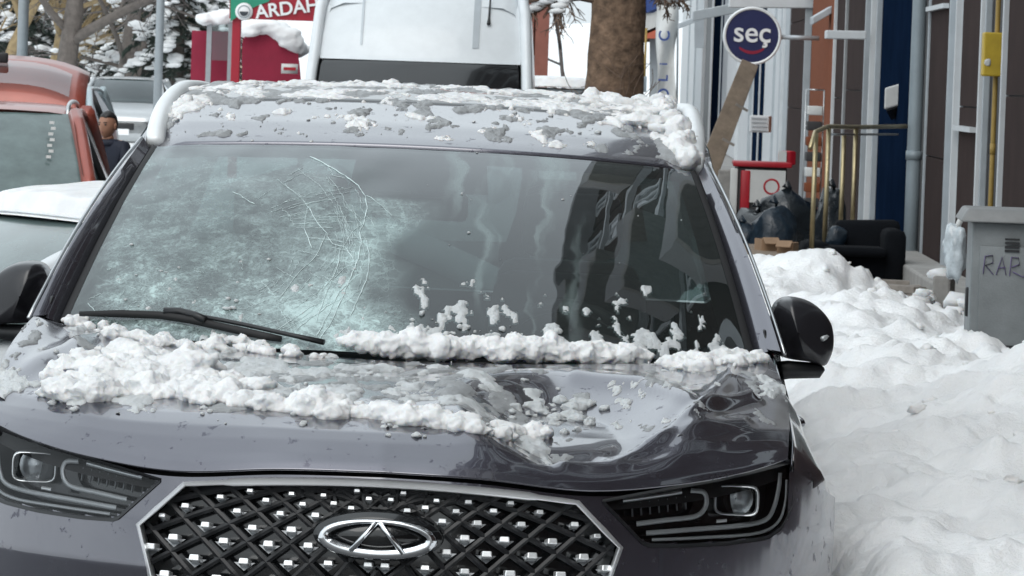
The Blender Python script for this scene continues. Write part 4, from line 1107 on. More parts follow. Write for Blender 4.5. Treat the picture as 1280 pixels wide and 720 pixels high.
def vpipe(parent, px, rpx, mat, name, z0=.1, z1=6, py=150, joints=()):
    y = fy(px + rpx, py); r = rpx * y / FPX
    P = fpt(y, r * 1.2, 0)
    o = one(lambda b: b.tube([P + Vector((0, 0, z)) for z in np.linspace(z0, z1, 8)], r, 14), name, mat, parent)
    for z in joints: one(lambda b: b.tube([P + Vector((0, 0, z)), P + Vector((0, 0, z + .08))], r * 1.14, 14), 'pipe_collar', mat, o)
    return o, P, r
vpipe(bldA, 1146, 9, 'pipe_grey', 'downpipe', joints=(1.15, 2.9))
gp, GP, gr_ = vpipe(bldA, 1243, 3.2, 'ochre_pipe', 'gas_pipe', joints=(1.32, 1.9))
gy = GP.y; g0, g1 = wpt(1228, 95, gy - .1), wpt(1257, 41, gy - .1)
gb = one(lambda b: b.hexa([Vector((x, y, z)) for z in (g0.z, g1.z) for x, y in ((g0.x, gy - .12), (g1.x, gy - .12), (g1.x, gy + .05), (g0.x, gy + .05))]), 'gas_meter_box', 'yellow_paint', bldA, smooth=False, bevel=.012)
sp = wpt(1235, 78, gy - .124); one(lambda b: b.lump(sp, .026, 2, .3, 1.5, (1, .12, 1)), 'sticker', 'poster_white', gb)
for a, c, py in ((1200, 1222, 160), (1160, 1182, 13)):
    z = fac(a, py).z; one(lambda b: fbox(b, fy(c), fy(a), z - .02, z + .02, 0, .05), 'ledge', 'trim_white', bldA, smooth=False)
# stone plinth step along the near shop
one(lambda b: fbox(b, 31, 45, .10, .34, .0, .35), 'plinth', 'concrete', bldA, smooth=False, bevel=.02)
# upper storeys (mirrored in windscreen and bonnet): slab edges, windows, balconies
for st_ in range(6):
    z0 = 3.5 + st_ * 3.0
    one(lambda b: fbox(b, -13.8, Y_SPLIT - .2, z0 - .22, z0 - .02, -.02, .12), 'floor_slab', 'trim_white', bldA, smooth=False)
    for k in range(14):
        y0 = -11 + k * 4.3 + (st_ % 2) * .6
        one(lambda b: fbox(b, y0 - 1.25, y0 + 2.75, z0 + .05, z0 + 2.7, -.028, .01), 'cladding_panel', 'brown_cladding', bldA, smooth=False)
        wf = one(lambda b: [fbox(b, y0, y0 + .07, z0 + .75, z0 + 2.35, .0, .06), fbox(b, y0 + 1.53, y0 + 1.6, z0 + .75, z0 + 2.35, .0, .06), fbox(b, y0 + .07, y0 + 1.53, z0 + .75, z0 + .82, .0, .06),
                            fbox(b, y0 + .07, y0 + 1.53, z0 + 2.28, z0 + 2.35, .0, .06), fbox(b, y0 + .77, y0 + .83, z0 + .82, z0 + 2.28, .0, .05)], 'window_frame', 'trim_white', bldA, smooth=False)
        one(lambda b: fbox(b, y0 + .05, y0 + 1.55, z0 + .8, z0 + 2.3, .011, .02), 'pane', 'shop_glass', wf, smooth=False)
    if st_ in (0, 1, 2, 3, 4):
        for y0 in (4.5, 15.5, 27.0):
            bc = one(lambda b: fbox(b, y0, y0 + 3.4, z0 - .18, z0, .13, 1.15), 'balcony', 'concrete', bldA, smooth=False, bevel=.02)
            one(lambda b: fbox(b, y0, y0 + 3.4, z0, z0 + .95, 1.08, 1.14), 'balcony_front', 'grey_wall', bc, smooth=False)
            for yy in (y0, y0 + 3.34): one(lambda b: fbox(b, yy, yy + .06, z0, z0 + .95, .13, 1.08), 'balcony_side', 'grey_wall', bc, smooth=False)
one(lambda b: fbox(b, -14.3, Y_SPLIT, 21.3, 21.7, -9.2, .55), 'eaves', 'grey_wall', bldA, smooth=False)

# ---- market next door
bldB = one(lambda b: fbox(b, Y_SPLIT + .02, 175, 0, 11, -9, -.03), 'market_building', 'grey_wall', smooth=False)
tag(bldB, 'pale shop building with white columns and dark blue window strips behind the round sign', 'building')
for a, c, mt in ((973, 984, 'trim_alu'), (955, 973, 'trim_white'), (942, 955, 'navy_panel'), (908, 942, 'trim_white'), (902, 908, 'trim_alu'), (889, 902, 'navy_panel'), (886, 889, 'trim_white'), (880, 886, 'sign_dark'), (868, 880, 'trim_alu'), (850, 868, 'trim_white')):
    panels(bldB, a, c, mt, z1=5, hs=(5,))
for a, c, mt in ((975, 979, 'trim_white'), (965, 968, 'trim_alu'), (948, 950, 'trim_white'), (936, 940, 'trim_alu'), (920, 924, 'trim_white'), (898, 900, 'trim_alu'), (876, 880, 'trim_white'), (866, 868, 'trim_alu'), (858, 860, 'trim_alu')):
    fin(bldB, a, c, mt, z1=5)
# canopy beams over the pavement
def wbar(p0, p1, y, th, dep, mat, name, parent):
    a, c = wpt(*p0, y), wpt(*p1, y); t = (c - a).normalized(); up = Vector((0, 0, 1)) * th / 2
    return one(lambda b: b.hexa([a - up, c - up, c - up + Vector((0, dep, 0)), a - up + Vector((0, dep, 0)), a + up, c + up, c + up + Vector((0, dep, 0)), a + up + Vector((0, dep, 0))]), name, mat, parent, smooth=False, bevel=.01)
wbar((912, 3), (1042, 4), 66, .14, .4, 'trim_white', 'canopy_beam', bldB); wbar((866, 20), (925, 9), 74, .16, .3, 'trim_alu', 'canopy_beam', bldB)
wbar((1033, 43), (1083, 44), 50, .09, .3, 'trim_white', 'canopy_beam', bldA); wbar((850, 32), (880, 20), 84, .10, 1.2, 'trim_alu', 'canopy_beam', bldB)
wbar((1016, 26), (1040, 12), 60, .10, .6, 'trim_alu', 'canopy_beam', bldA)
one(lambda b: b.hexa([wpt(868, 60, 90), wpt(880, 60, 90), wpt(880, 60, 92), wpt(868, 60, 92), wpt(868, 15, 90), wpt(880, 15, 90), wpt(880, 15, 92), wpt(868, 15, 92)]), 'awning_end', 'trim_alu', bldB, smooth=False)

# ---- round market sign
sy = 62.0; sc_ = wpt(940, 45, sy); R_ = 36.5 * sy / FPX
sg_ = empty('round_sign', sc_); tag(sg_, 'round dark blue sign with white lettering projecting from the shop front', 'sign')
one(lambda b: b.lathe([(-.05, .001), (-.05, R_ * .93), (.05, R_ * .93), (.05, .001)], (0, 0, 0), 'y', 48), 'sign_face', 'navy_sign', sg_, auto=40)
one(lambda b: b.lathe([(-.06, R_ * .90), (-.075, R_ * .95), (-.06, R_), (.06, R_), (.06, R_ * .9)], (0, 0, 0), 'y', 48), 'sign_rim', 'rail_silver', sg_)
one(lambda b: b.tube([Vector((R_ * .95, 0, 0)), Vector((R_ + .5, 0, 0))], .03, 8), 'sign_arm', 'trim_alu', sg_)
RX = Matrix.Rotation(math.pi / 2, 4, 'X')
text_mesh('seç', R_ * 1.0, .006, 'lettering', 'sign_white', sg_, Matrix.Translation((0, -.06, R_ * .1)) @ RX, bold=.004)
def swoosh(b):
    rows = []
    for a in np.linspace(-.75, .75, 21): rows.append([Vector((R_ * .62 * math.sin(a), -.056, -R_ * .62 * math.cos(a) + R_ * k)) for k in (.0, .10 * math.cos(a) + .01)])
    b.grid(rows)
one(swoosh, 'sign_arc', 'maroon_cloth', sg_)

# ---- leaning board
def board(name, a, c, ya, yb, wd, th, mat, label, cat, group=None):
    A_, B_ = wpt(*a, ya), wpt(*c, yb); t = (B_ - A_).normalized(); sd = t.cross(Vector((0, 1, 0))).normalized() * wd / 2; dp = Vector((0, th, 0))
    o = one(lambda b: b.hexa([A_ - sd, A_ + sd, A_ + sd + dp, A_ - sd + dp, B_ - sd * .8, B_ + sd * .8, B_ + sd * .8 + dp, B_ - sd * .8 + dp]), name, mat, smooth=False, bevel=.008)
    return tag(o, label, cat, group)
lb = board('wooden_board', (868, 258), (938, 78), 55.0, 57.0, .27, .05, 'weathered_wood', 'broad brown wooden board leaning diagonally against the shop front under the round sign', 'board')
for t in (.48, .72):
    q = wpt(lerp(868, 938, t) + 9, lerp(258, 78, t) + 6, 55.6); one(lambda b: b.box(q, (.16, .06, .03), Matrix.Rotation(.5, 3, 'Y')), 'batten', 'grey_wood', lb, smooth=False)
# ---- air conditioner boxes
def hbox(name, p0, p1, y, dep, mat, label, cat, skew=0):
    a, c = wpt(*p0, y), wpt(*p1, y)
    o = one(lambda b: b.hexa([Vector((a.x, y, c.z)), Vector((c.x, y, c.z + skew)), Vector((c.x + .06, y + dep, c.z + skew)), Vector((a.x + .06, y + dep, c.z)), Vector((a.x, y, a.z)), Vector((c.x, y, a.z + skew)), Vector((c.x + .06, y + dep, a.z + skew)), Vector((a.x + .06, y + dep, a.z))]), name, mat, smooth=False, bevel=.015)
    return tag(o, label, cat) if label else o
ac = hbox('air_conditioner', (937, 144), (961, 166), 62, .5, 'trim_white', 'small white air conditioner unit on the pale market wall under the round sign', 'air conditioner')
one(lambda b: [b.box(wpt(949, 148 + k * 5, 61.985), (.20, .01, .012)) for k in range(4)], 'vent_slats', 'trim_alu', ac, smooth=False)['kind'] = 'stuff'
wb = hbox('wall_lamp_box', (1106, 110), (1132, 138), 46.0, .3, 'poster_white', 'white box light fixed on the dark navy shop panel beside the grey downpipe', 'box light', skew=.07)
one(lambda b: b.hexa([wpt(1108, 139, 46.02), wpt(1132, 130, 46.02), wpt(1130, 146, 46.3), wpt(1114, 150, 46.3), wpt(1108, 137, 46.02), wpt(1132, 128, 46.02), wpt(1130, 140, 46.3), wpt(1114, 144, 46.3)]), 'lamp_base', 'black_plastic', wb, smooth=False)
# ---- feather banner
def feather(b):
    rows = []
    for k in range(25):
        y = 0 + k * 6.0; wv = 3 * math.sin(k * .5); wd = 24 + 3 * math.sin(k * .31)
        rows.append([wpt(822 + wv * .3 + wd * t + (1 - k / 24) * -2, y - 6, 92 + .12 * math.sin(t * 5 + k * .3)) for t in np.linspace(0, 1, 7)])
    b.grid(rows)
fl = one(feather, 'feather_banner', 'poster_white', solid=.01); tag(fl, 'tall white feather banner with dark blue letters beside the shop front', 'banner')
for tx, x, y, sz in (('O', 830, 118, .30), ('L', 829.5, 98, .26), ('i', 829.5, 80, .22), ('C', 831, 45, .30)):
    text_mesh(tx, sz, .004, 'letter', 'sign_blue', fl, Matrix.Translation(wpt(x, y, 91.8)) @ RX @ Matrix.Rotation(math.pi / 2, 4, 'Z'), bold=.006)
fp = [wpt(847, y, 92.1) for y in (160, 60, -20)]; fp[0] = Vector((fp[0].x, fp[0].y, .14))
one(lambda b: b.tube(fp, .02, 6), 'banner_pole', 'pole_grey', fl)
# ---- projecting sign box far down the street
ps = empty('projecting_shop_sign', wpt(805, 55, 118)); tag(ps, 'projecting white and blue shop sign with an orange lower edge far down the row', 'sign')
psM = Matrix.Translation(-ps.location)
def pbox(n, mt, x0, x1, yt, yb, y0=118, dep=5):
    o = one(lambda b: b.hexa([psM @ wpt(x0, yb, y0), psM @ wpt(x1, yb - (x1 - x0) * .42, y0), psM @ (wpt(x1, yb - (x1 - x0) * .42, y0) + Vector((.3, dep, 0))), psM @ (wpt(x0, yb, y0) + Vector((.3, dep, 0))),
         psM @ wpt(x0, yt, y0), psM @ wpt(x1, yt, y0), psM @ (wpt(x1, yt, y0) + Vector((.3, dep, 0))), psM @ (wpt(x0, yt, y0) + Vector((.3, dep, 0)))]), n, mt, ps, smooth=False)
pbox('sign_body', 'poster_white', 788, 824, -20, 47); pbox('sign_panel', 'sign_blue', 794, 806, -10, 19, 117.9, .2); pbox('sign_panel', 'sign_blue', 808, 822, -10, 16, 117.9, .2)
pbox('sign_edge', 'sign_orange', 785, 824, 48, 52); pbox('sign_bracket', 'trim_alu', 812, 823, 42, 125, 119)
# small grey box on a post
gb_ = empty('meter_box', on_ground(802, 125)); gb_.location = (wpt(801, 110, 84).x, 84, 0)
tag(gb_, 'small grey box on a thin post beside the thick brown tree trunk', 'box'); zc = wpt(801, 105, 84).z
one(lambda b: b.box((0, 0, zc), (.20, .15, .28)), 'box_body', 'pipe_grey', gb_, bevel=.01); one(lambda b: b.tube([(0, 0, 0), (0, 0, zc)], .025, 6), 'post', 'pole_grey', gb_); one(lambda b: b.tube([(.06, 0, zc), (.06, 0, zc + 1.0)], .02, 6), 'conduit', 'ochre_pipe', gb_)

# ---- brass railing
ry = 39.0
rl = empty('brass_railing', (wpt(1020, 300, ry).x, ry, .14)); tag(rl, 'polished brass handrail with upright posts at the shop entrance', 'railing'); RO = rl.location
def RP(px, py, y): return wpt(px, py, y) - RO
rp = [(1019, 165, 38.2), (1035, 158, 39.2), (1070, 159, 40.2), (1133, 158, 42.0)]
one(lambda b: b.tube([RP(1013, 185, 37.9)] + [RP(*q) for q in rp], .019, 8), 'handrail', 'brass', rl)
one(lambda b: b.tube([RP(1036, 168, 39.2), RP(1122, 168, 42.0)], .011, 6), 'lower_rail', 'dull_silver', rl)
for (x0, y0), (x1, y1), d in (((1020, 166), (1011, 306), 38.2), ((1036, 160), (1026, 306), 39.2), ((1070, 160), (1064, 300), 40.2), ((1055, 168), (1048, 296), 39.8)):
    p, q = RP(x0, y0, d), RP(x1, y1, d); q = Vector((p.x - .0, p.y, .16))
    one(lambda b: b.tube([p, q], .020, 8), 'post', 'brass', rl)
# ---- goods rack behind the rail
rk = empty('goods_rack', (wpt(1014, 250, 52).x, 52, .14)); tag(rk, 'narrow wire rack of orange and white packets behind the brass railing', 'rack')
for k in range(7):
    z = .35 + k * .17; one(lambda b: b.box((0, 0, z), (.16, .3, .10)), 'packet', ('dark_wall', 'orange_panel', 'poster_white', 'dark_wall', 'orange_panel', 'dark_wall', 'poster_white')[k], rk, bevel=.01)
one(lambda b: [b.tube([(s * .1, 0, 0), (s * .1, 0, 1.6)], .008, 5) for s in (1, -1)] + [b.tube([(-.1, 0, z), (.1, 0, z)], .008, 5) for z in (.2, .7, 1.2, 1.6)], 'rack_frame', 'dull_silver', rk)
# ---- red chest
ry2 = 45.0; c0, c1 = wpt(916, 262, ry2), wpt(988, 207, ry2)
ch = empty('display_chest', ((c0.x + c1.x) / 2, ry2, .14)); tag(ch, 'red edged chest with a white poster panel standing behind the black bin bags', 'chest'); hw_ = (c1.x - c0.x) / 2; ht_ = c1.z - .14
one(lambda b: b.box((0, .3, ht_ / 2), (hw_ * 2 - .06, .6, ht_ - .04)), 'chest_body', 'dark_wall', ch, bevel=.02)
one(lambda b: b.box((.03, -.014, ht_ * .76), (hw_ * 1.45, .02, ht_ * .36)), 'poster', 'poster_white', ch, smooth=False)
for nm, c_, sz in (('top_edge', (0, -.01, ht_), (hw_ * 2 + .03, .06, .05)), ('side_edge', (-hw_, -.01, ht_ / 2 - .02), (.07, .05, ht_ - .05)), ('inner_edge', (-hw_ + .11, -.02, ht_ * .62), (.09, .03, ht_ * .62)), ('lid', (0, .3, ht_ + .005), (hw_ * 2, .54, .04))):
    one(lambda b: b.box(c_, sz), nm, 'red_plastic' if nm != 'side_edge' else 'poster_white', ch, bevel=.01)
one(lambda b: b.lathe([(0, .06), (-.006, .07), (0, .08)], (hw_ * .35, -.024, ht_ * .76), 'y', 20), 'poster_emblem', 'red_plastic', ch)
rpn = hbox('red_price_panel', (972, 188), (988, 207), 47, .04, 'red_plastic', 'small upright red panel on top of the red edged chest', 'panel')
one(lambda b: b.box(wpt(978, 196, 46.98), (.08, .02, .12)), 'price_card', 'poster_white', rpn, smooth=False)
gbk = hbox('concrete_block', (898, 212), (932, 330), 47, .8, 'concrete', 'pale concrete block beside the red edged chest under the leaning board', 'block')
# ---- bin bags
def bag(px, py, y, r, sq, label, seed, mat='bag_plastic'):
    p = wpt(px, py, y); zb = .14; h = max(.1, p.z - zb)
    def fn(b):
        vs_, fs = ICO[3]; out_ = []
        for q in vs_:
            k = 1 + .22 * noise.noise(q * 1.7 + Vector((seed, 0, 0))) + .22 * (abs(noise.noise(Vector((q.x * 3.5, q.y * 3.5, q.z * 1.4)) + Vector((0, seed, 0)))) - .2) + .16 * (abs(noise.noise(Vector((q.x * 7, q.y * 7, q.z * 4)) + Vector((seed, 3, 0)))) - .2)
            z = q.z; fl_ = max(z, -.75)
            out_.append(Vector((q.x * r * sq * k, q.y * r * k, fl_ * h / 1.75 * (k if z > 0 else 1) + h * .43)))
        b.add(out_, fs)
    o = one(fn, 'bin_bag', mat); o.location = (p.x, y, zb); one(lambda b: b.tube([(0, 0, h * .9), (.02, 0, h * 1.05), (-.03, 0, h * 1.12)], [.05, .02, .045], 7), 'knot', mat, o)
    return tag(o, label, 'bin bag')
bag(985, 240, 43.6, .27, 1.2, 'large glossy black bin bag heaped highest beside the brass railing', 1)
bag(947, 262, 42.4, .24, 1.2, 'squat black bin bag at the end of the heap below the red chest', 2)
bag(968, 258, 41.2, .20, 1.1, 'dark bin bag in front of the tallest one behind the cardboard boxes', 3, 'navy_bag')
bag(928, 280, 41.5, .17, 1.2, 'smallest dark bin bag beside the half hidden concrete block', 4, 'navy_bag')
bag(1040, 238, 43.0, .16, 1.0, 'black bin bag standing between the brass posts', 5)
# ---- cardboard boxes
def cbox(x0, y0, x1, y1, d, label, rz):
    a, c = wpt(x0, y0, d), wpt(x1, y1, d); w_, h_ = c.x - a.x, a.z - c.z; dd = .25
    o = empty('cardboard_box', ((a.x + c.x) / 2, d, c.z), (0, 0, rz))
    for nm, cc, sz in (('front', (0, 0, h_ / 2), (w_, .01, h_)), ('back', (0, dd, h_ / 2), (w_, .01, h_)), ('side', (-w_ / 2, dd / 2, h_ / 2), (.01, dd - .011, h_)), ('side', (w_ / 2, dd / 2, h_ / 2), (.01, dd - .011, h_)), ('bottom', (0, dd / 2, .006), (w_ - .02, dd - .02, .01))):
        one(lambda b: b.box(cc, sz), nm, 'cardboard', o, smooth=False)
    one(lambda b: b.box((0, -.05, h_ - .01), (w_, .1, .008), Matrix.Rotation(.5, 3, 'X')), 'flap', 'cardboard', o, smooth=False)
    return tag(o, label, 'box')
cbox(953, 299, 972, 324, 38.6, 'open brown cardboard box in front of the bin bags', .2); cbox(972, 303, 990, 325, 38.2, 'flatter brown cardboard box next to the open one before the brass railing', -.25)
# ---- timber platform under them
pz = wpt(960, 320, 37.5).z
pf = empty('timber_platform', (wpt(950, 340, 37.6).x, 37.6, .0)); tag(pf, 'low platform of weathered grey planks below the bin bags', 'platform')
xa, xb = wpt(900, 340, 37.6).x - pf.location.x, wpt(1002, 340, 37.6).x - pf.location.x
for k in range(5):
    one(lambda b: b.box(((xa + xb) / 2 + .01 * (k % 2), -.02 - .004 * k, pz - .035 - k * .052), (xb - xa, .03, .044)), 'plank', 'grey_wood', pf, smooth=False, bevel=.005)
for k in range(6): one(lambda b: b.box(((xa + xb) / 2, .10 + k * .45, pz - .012), (xb - xa, .42, .03)), 'plank', 'weathered_wood', pf, smooth=False, bevel=.005)
one(lambda b: b.box(((xa + xb) / 2, 1.3, pz / 2 - .03), (xb - xa - .1, 2.4, pz - .08)), 'platform_core', 'dark_wall', pf, smooth=False)
# ---- dark sofa
sd = 38.5; sa, sb = wpt(1001, 355, sd), wpt(1134, 278, sd)
sf = empty('armchair', ((sa.x + sb.x) / 2, sd, .10)); tag(sf, 'dark upholstered armchair dumped beside the grey downpipe', 'armchair'); w2 = (sb.x - sa.x) / 2; hh = sb.z - .10
one(lambda b: b.box((0, .35, .17), (w2 * 2 - .04, .7, .30)), 'seat', 'dark_velvet', sf, bevel=.05)
one(lambda b: b.hexa([(-w2 * .25, .45, .2), (w2, .45, .2), (w2, .75, .2), (-w2 * .25, .75, .2), (-w2 * .30, .55, hh - .02), (w2 * .98, .55, hh), (w2 * .98, .78, hh), (-w2 * .30, .78, hh - .02)]), 'backrest', 'dark_velvet', sf, bevel=.05)
one(lambda b: b.box((w2 - .09, .3, .27), (.18, .66, .50)), 'arm', 'dark_velvet', sf, bevel=.06); one(lambda b: b.box((-w2 + .12, .3, .20), (.24, .66, .40)), 'arm', 'dark_velvet', sf, bevel=.07)
one(lambda b: b.box((-w2 * .28, .42, hh * .72), (.16, .12, .20), Matrix.Rotation(.3, 3, 'Y')), 'cushion', 'navy_bag', sf, bevel=.05)
one(lambda b: b.box((0, .08, .33), (w2 * 1.2, .5, .08)), 'seat_cushion', 'dark_velvet', sf, bevel=.035)
# ---- loose planks and rubble by the step
STEPZ = wpt(1050, 402, 31.0).z - .02
PL = [((1044, 352), (1172, 358), .40, 'flat pale plank lying nearest the dark armchair'), ((1090, 366), (1188, 362), .34, 'pale plank lying across the step behind the snow heap'), ((1058, 380), (1120, 376), .26, 'grey plank half sunk in snow below the armchair'),
      ((1120, 382), (1205, 373), .34, 'brown plank sloping towards the grey utility cabinet'), ((1140, 392), (1206, 385), .26, 'short brown plank lowest in the heap by the cabinet'), ((1066, 360), (1150, 368), .30, 'narrow plank wedged under the pale ones by the step'), ((1160, 352), (1200, 354), .42, 'stubby plank end standing on top of the heap')]
for i, (a, c_, z, lab) in enumerate(PL):
    z = STEPZ + .004 + .012 * i; A_, B_ = on_ground(*a, z), on_ground(*c_, z); t = (B_ - A_).normalized(); sdv = Vector((-t.y, t.x, 0)).normalized() * .06; up = Vector((0, 0, .035 + .01 * (i % 3)))
    o = one(lambda b: b.hexa([A_ - sdv, B_ - sdv, B_ + sdv, A_ + sdv, A_ - sdv + up, B_ - sdv + up, B_ + sdv + up, A_ + sdv + up]), 'loose_plank', ('grey_wood', 'weathered_wood')[i in (3, 4)], smooth=False, bevel=.006); tag(o, lab, 'plank')
hb = hbox('stone_block', (1166, 345), (1187, 386), 30.5, .3, 'concrete', 'short upright stone block beside the step and loose planks', 'block')
one(lambda b: b.lump(wpt(1176, 343, 30.6), .07, 2, .3, 1.5, (1.2, 1, .6)), 'snow_cap', 'snow', hb)
b = MB()
for k in range(60):
    x, y = rs.uniform(1030, 1215), rs.uniform(362, 432); p = wpt(x, y, rs.uniform(25, 31)); 
    if p.z > .0: b.lump(p, rs.uniform(.03, .10), 2, .4, 1.6, (1.2, 1, .7), rs.random() * 50)
tag(b.build('snow_lumps', 'snow'), 'scattered snow lumps among the loose planks by the step', 'snow', kind='stuff')
def stepf(b): b.box((0, 0, 0), (1, 1, 1))
st0 = wpt(1050, 402, 31.0); st1 = wpt(1215, 402, 31.0)
tag(one(lambda b: b.hexa([Vector((x, y, z)) for z in (.0, st0.z - .02) for x, y in ((st0.x, 31.2), (st1.x + .6, 31.2), (st1.x + .6, 38), (st0.x, 38))]), 'entrance_step', 'grey_wood', smooth=False, bevel=.03), 'low concrete entrance step under the loose planks and dark armchair', 'step')
# clear bottle / bag hanging by the cabinet
pb = wpt(1195, 315, 17.5)
pbag = one(lambda b: b.lump(pb, .075, 3, .35, 2.0, (.55, .5, 1.35), 4), 'plastic_bag', 'clear_plastic'); tag(pbag, 'crumpled clear plastic bag hanging at the side of the grey cabinet', 'bag')
one(lambda b: b.tube([pb + Vector((0, 0, .09)), pb + Vector((.02, 0, .14))], .012, 6), 'bag_handle', 'poster_white', pbag)
# ---- utility cabinet
cy = 16.0; a0 = wpt(1216, 285, cy); a1 = wpt(1292, 285, cy)
cab = empty('utility_cabinet', (a0.x, cy, 0), (0, 0, rad(-3))); tag(cab, 'grey metal utility cabinet with purple scrawl standing behind the snow heap', 'cabinet')
cw_ = .50; ctop = wpt(1240, 278, cy).z
one(lambda b: b.box((cw_ / 2, .2, ctop / 2 + .05), (cw_, .40, ctop - .10)), 'cabinet_body', 'cabinet_grey', cab, bevel=.006)
one(lambda b: b.box((cw_ / 2 + .012, -.008, ctop / 2 + .09), (cw_ - .028, .014, ctop - .34)), 'cabinet_door', 'cabinet_grey', cab, bevel=.004)
one(lambda b: b.hexa([(-.045, -.05, ctop), (cw_ + .045, -.05, ctop), (cw_ + .045, .45, ctop), (-.045, .45, ctop), (-.02, -.02, ctop + .045), (cw_ + .02, -.02, ctop + .045), (cw_ + .02, .42, ctop + .045), (-.02, .42, ctop + .045)]), 'cabinet_lid', 'cabinet_top', cab, bevel=.008)
one(lambda b: b.box((cw_ / 2, .2, .06), (cw_ + .04, .44, .16)), 'cabinet_base', 'concrete', cab, bevel=.01)
for zz in (ctop - .055, ctop - .42):
    for k in range(4): one(lambda b: b.box((.135, -.018, zz - k * .013), (.05, .006, .007)), 'louvre', 'black_plastic', cab, smooth=False)
one(lambda b: b.box((-.004, .16, ctop - .28), (.012, .05, .10)), 'latch', 'black_plastic', cab, bevel=.004)
def scrawl(b):
    z0 = ctop - .115; x0 = .04
    for pts in ([(0, -.06), (.004, 0), (.03, .004), (.032, -.022), (.006, -.03), (.035, -.062)], [(.044, -.062), (.062, .0), (.078, -.062)], [(.05, -.038), (.075, -.036)], [(.09, -.064), (.094, 0), (.118, -.002), (.122, -.024), (.096, -.034)], [(.10, -.05), (.135, -.066), (.16, -.05)]):
        b.tube([(x0 + x, -.0165, z0 + z) for x, z in pts], .0065, 5, flat=.25)
one(scrawl, 'scrawl', 'graffiti', cab)

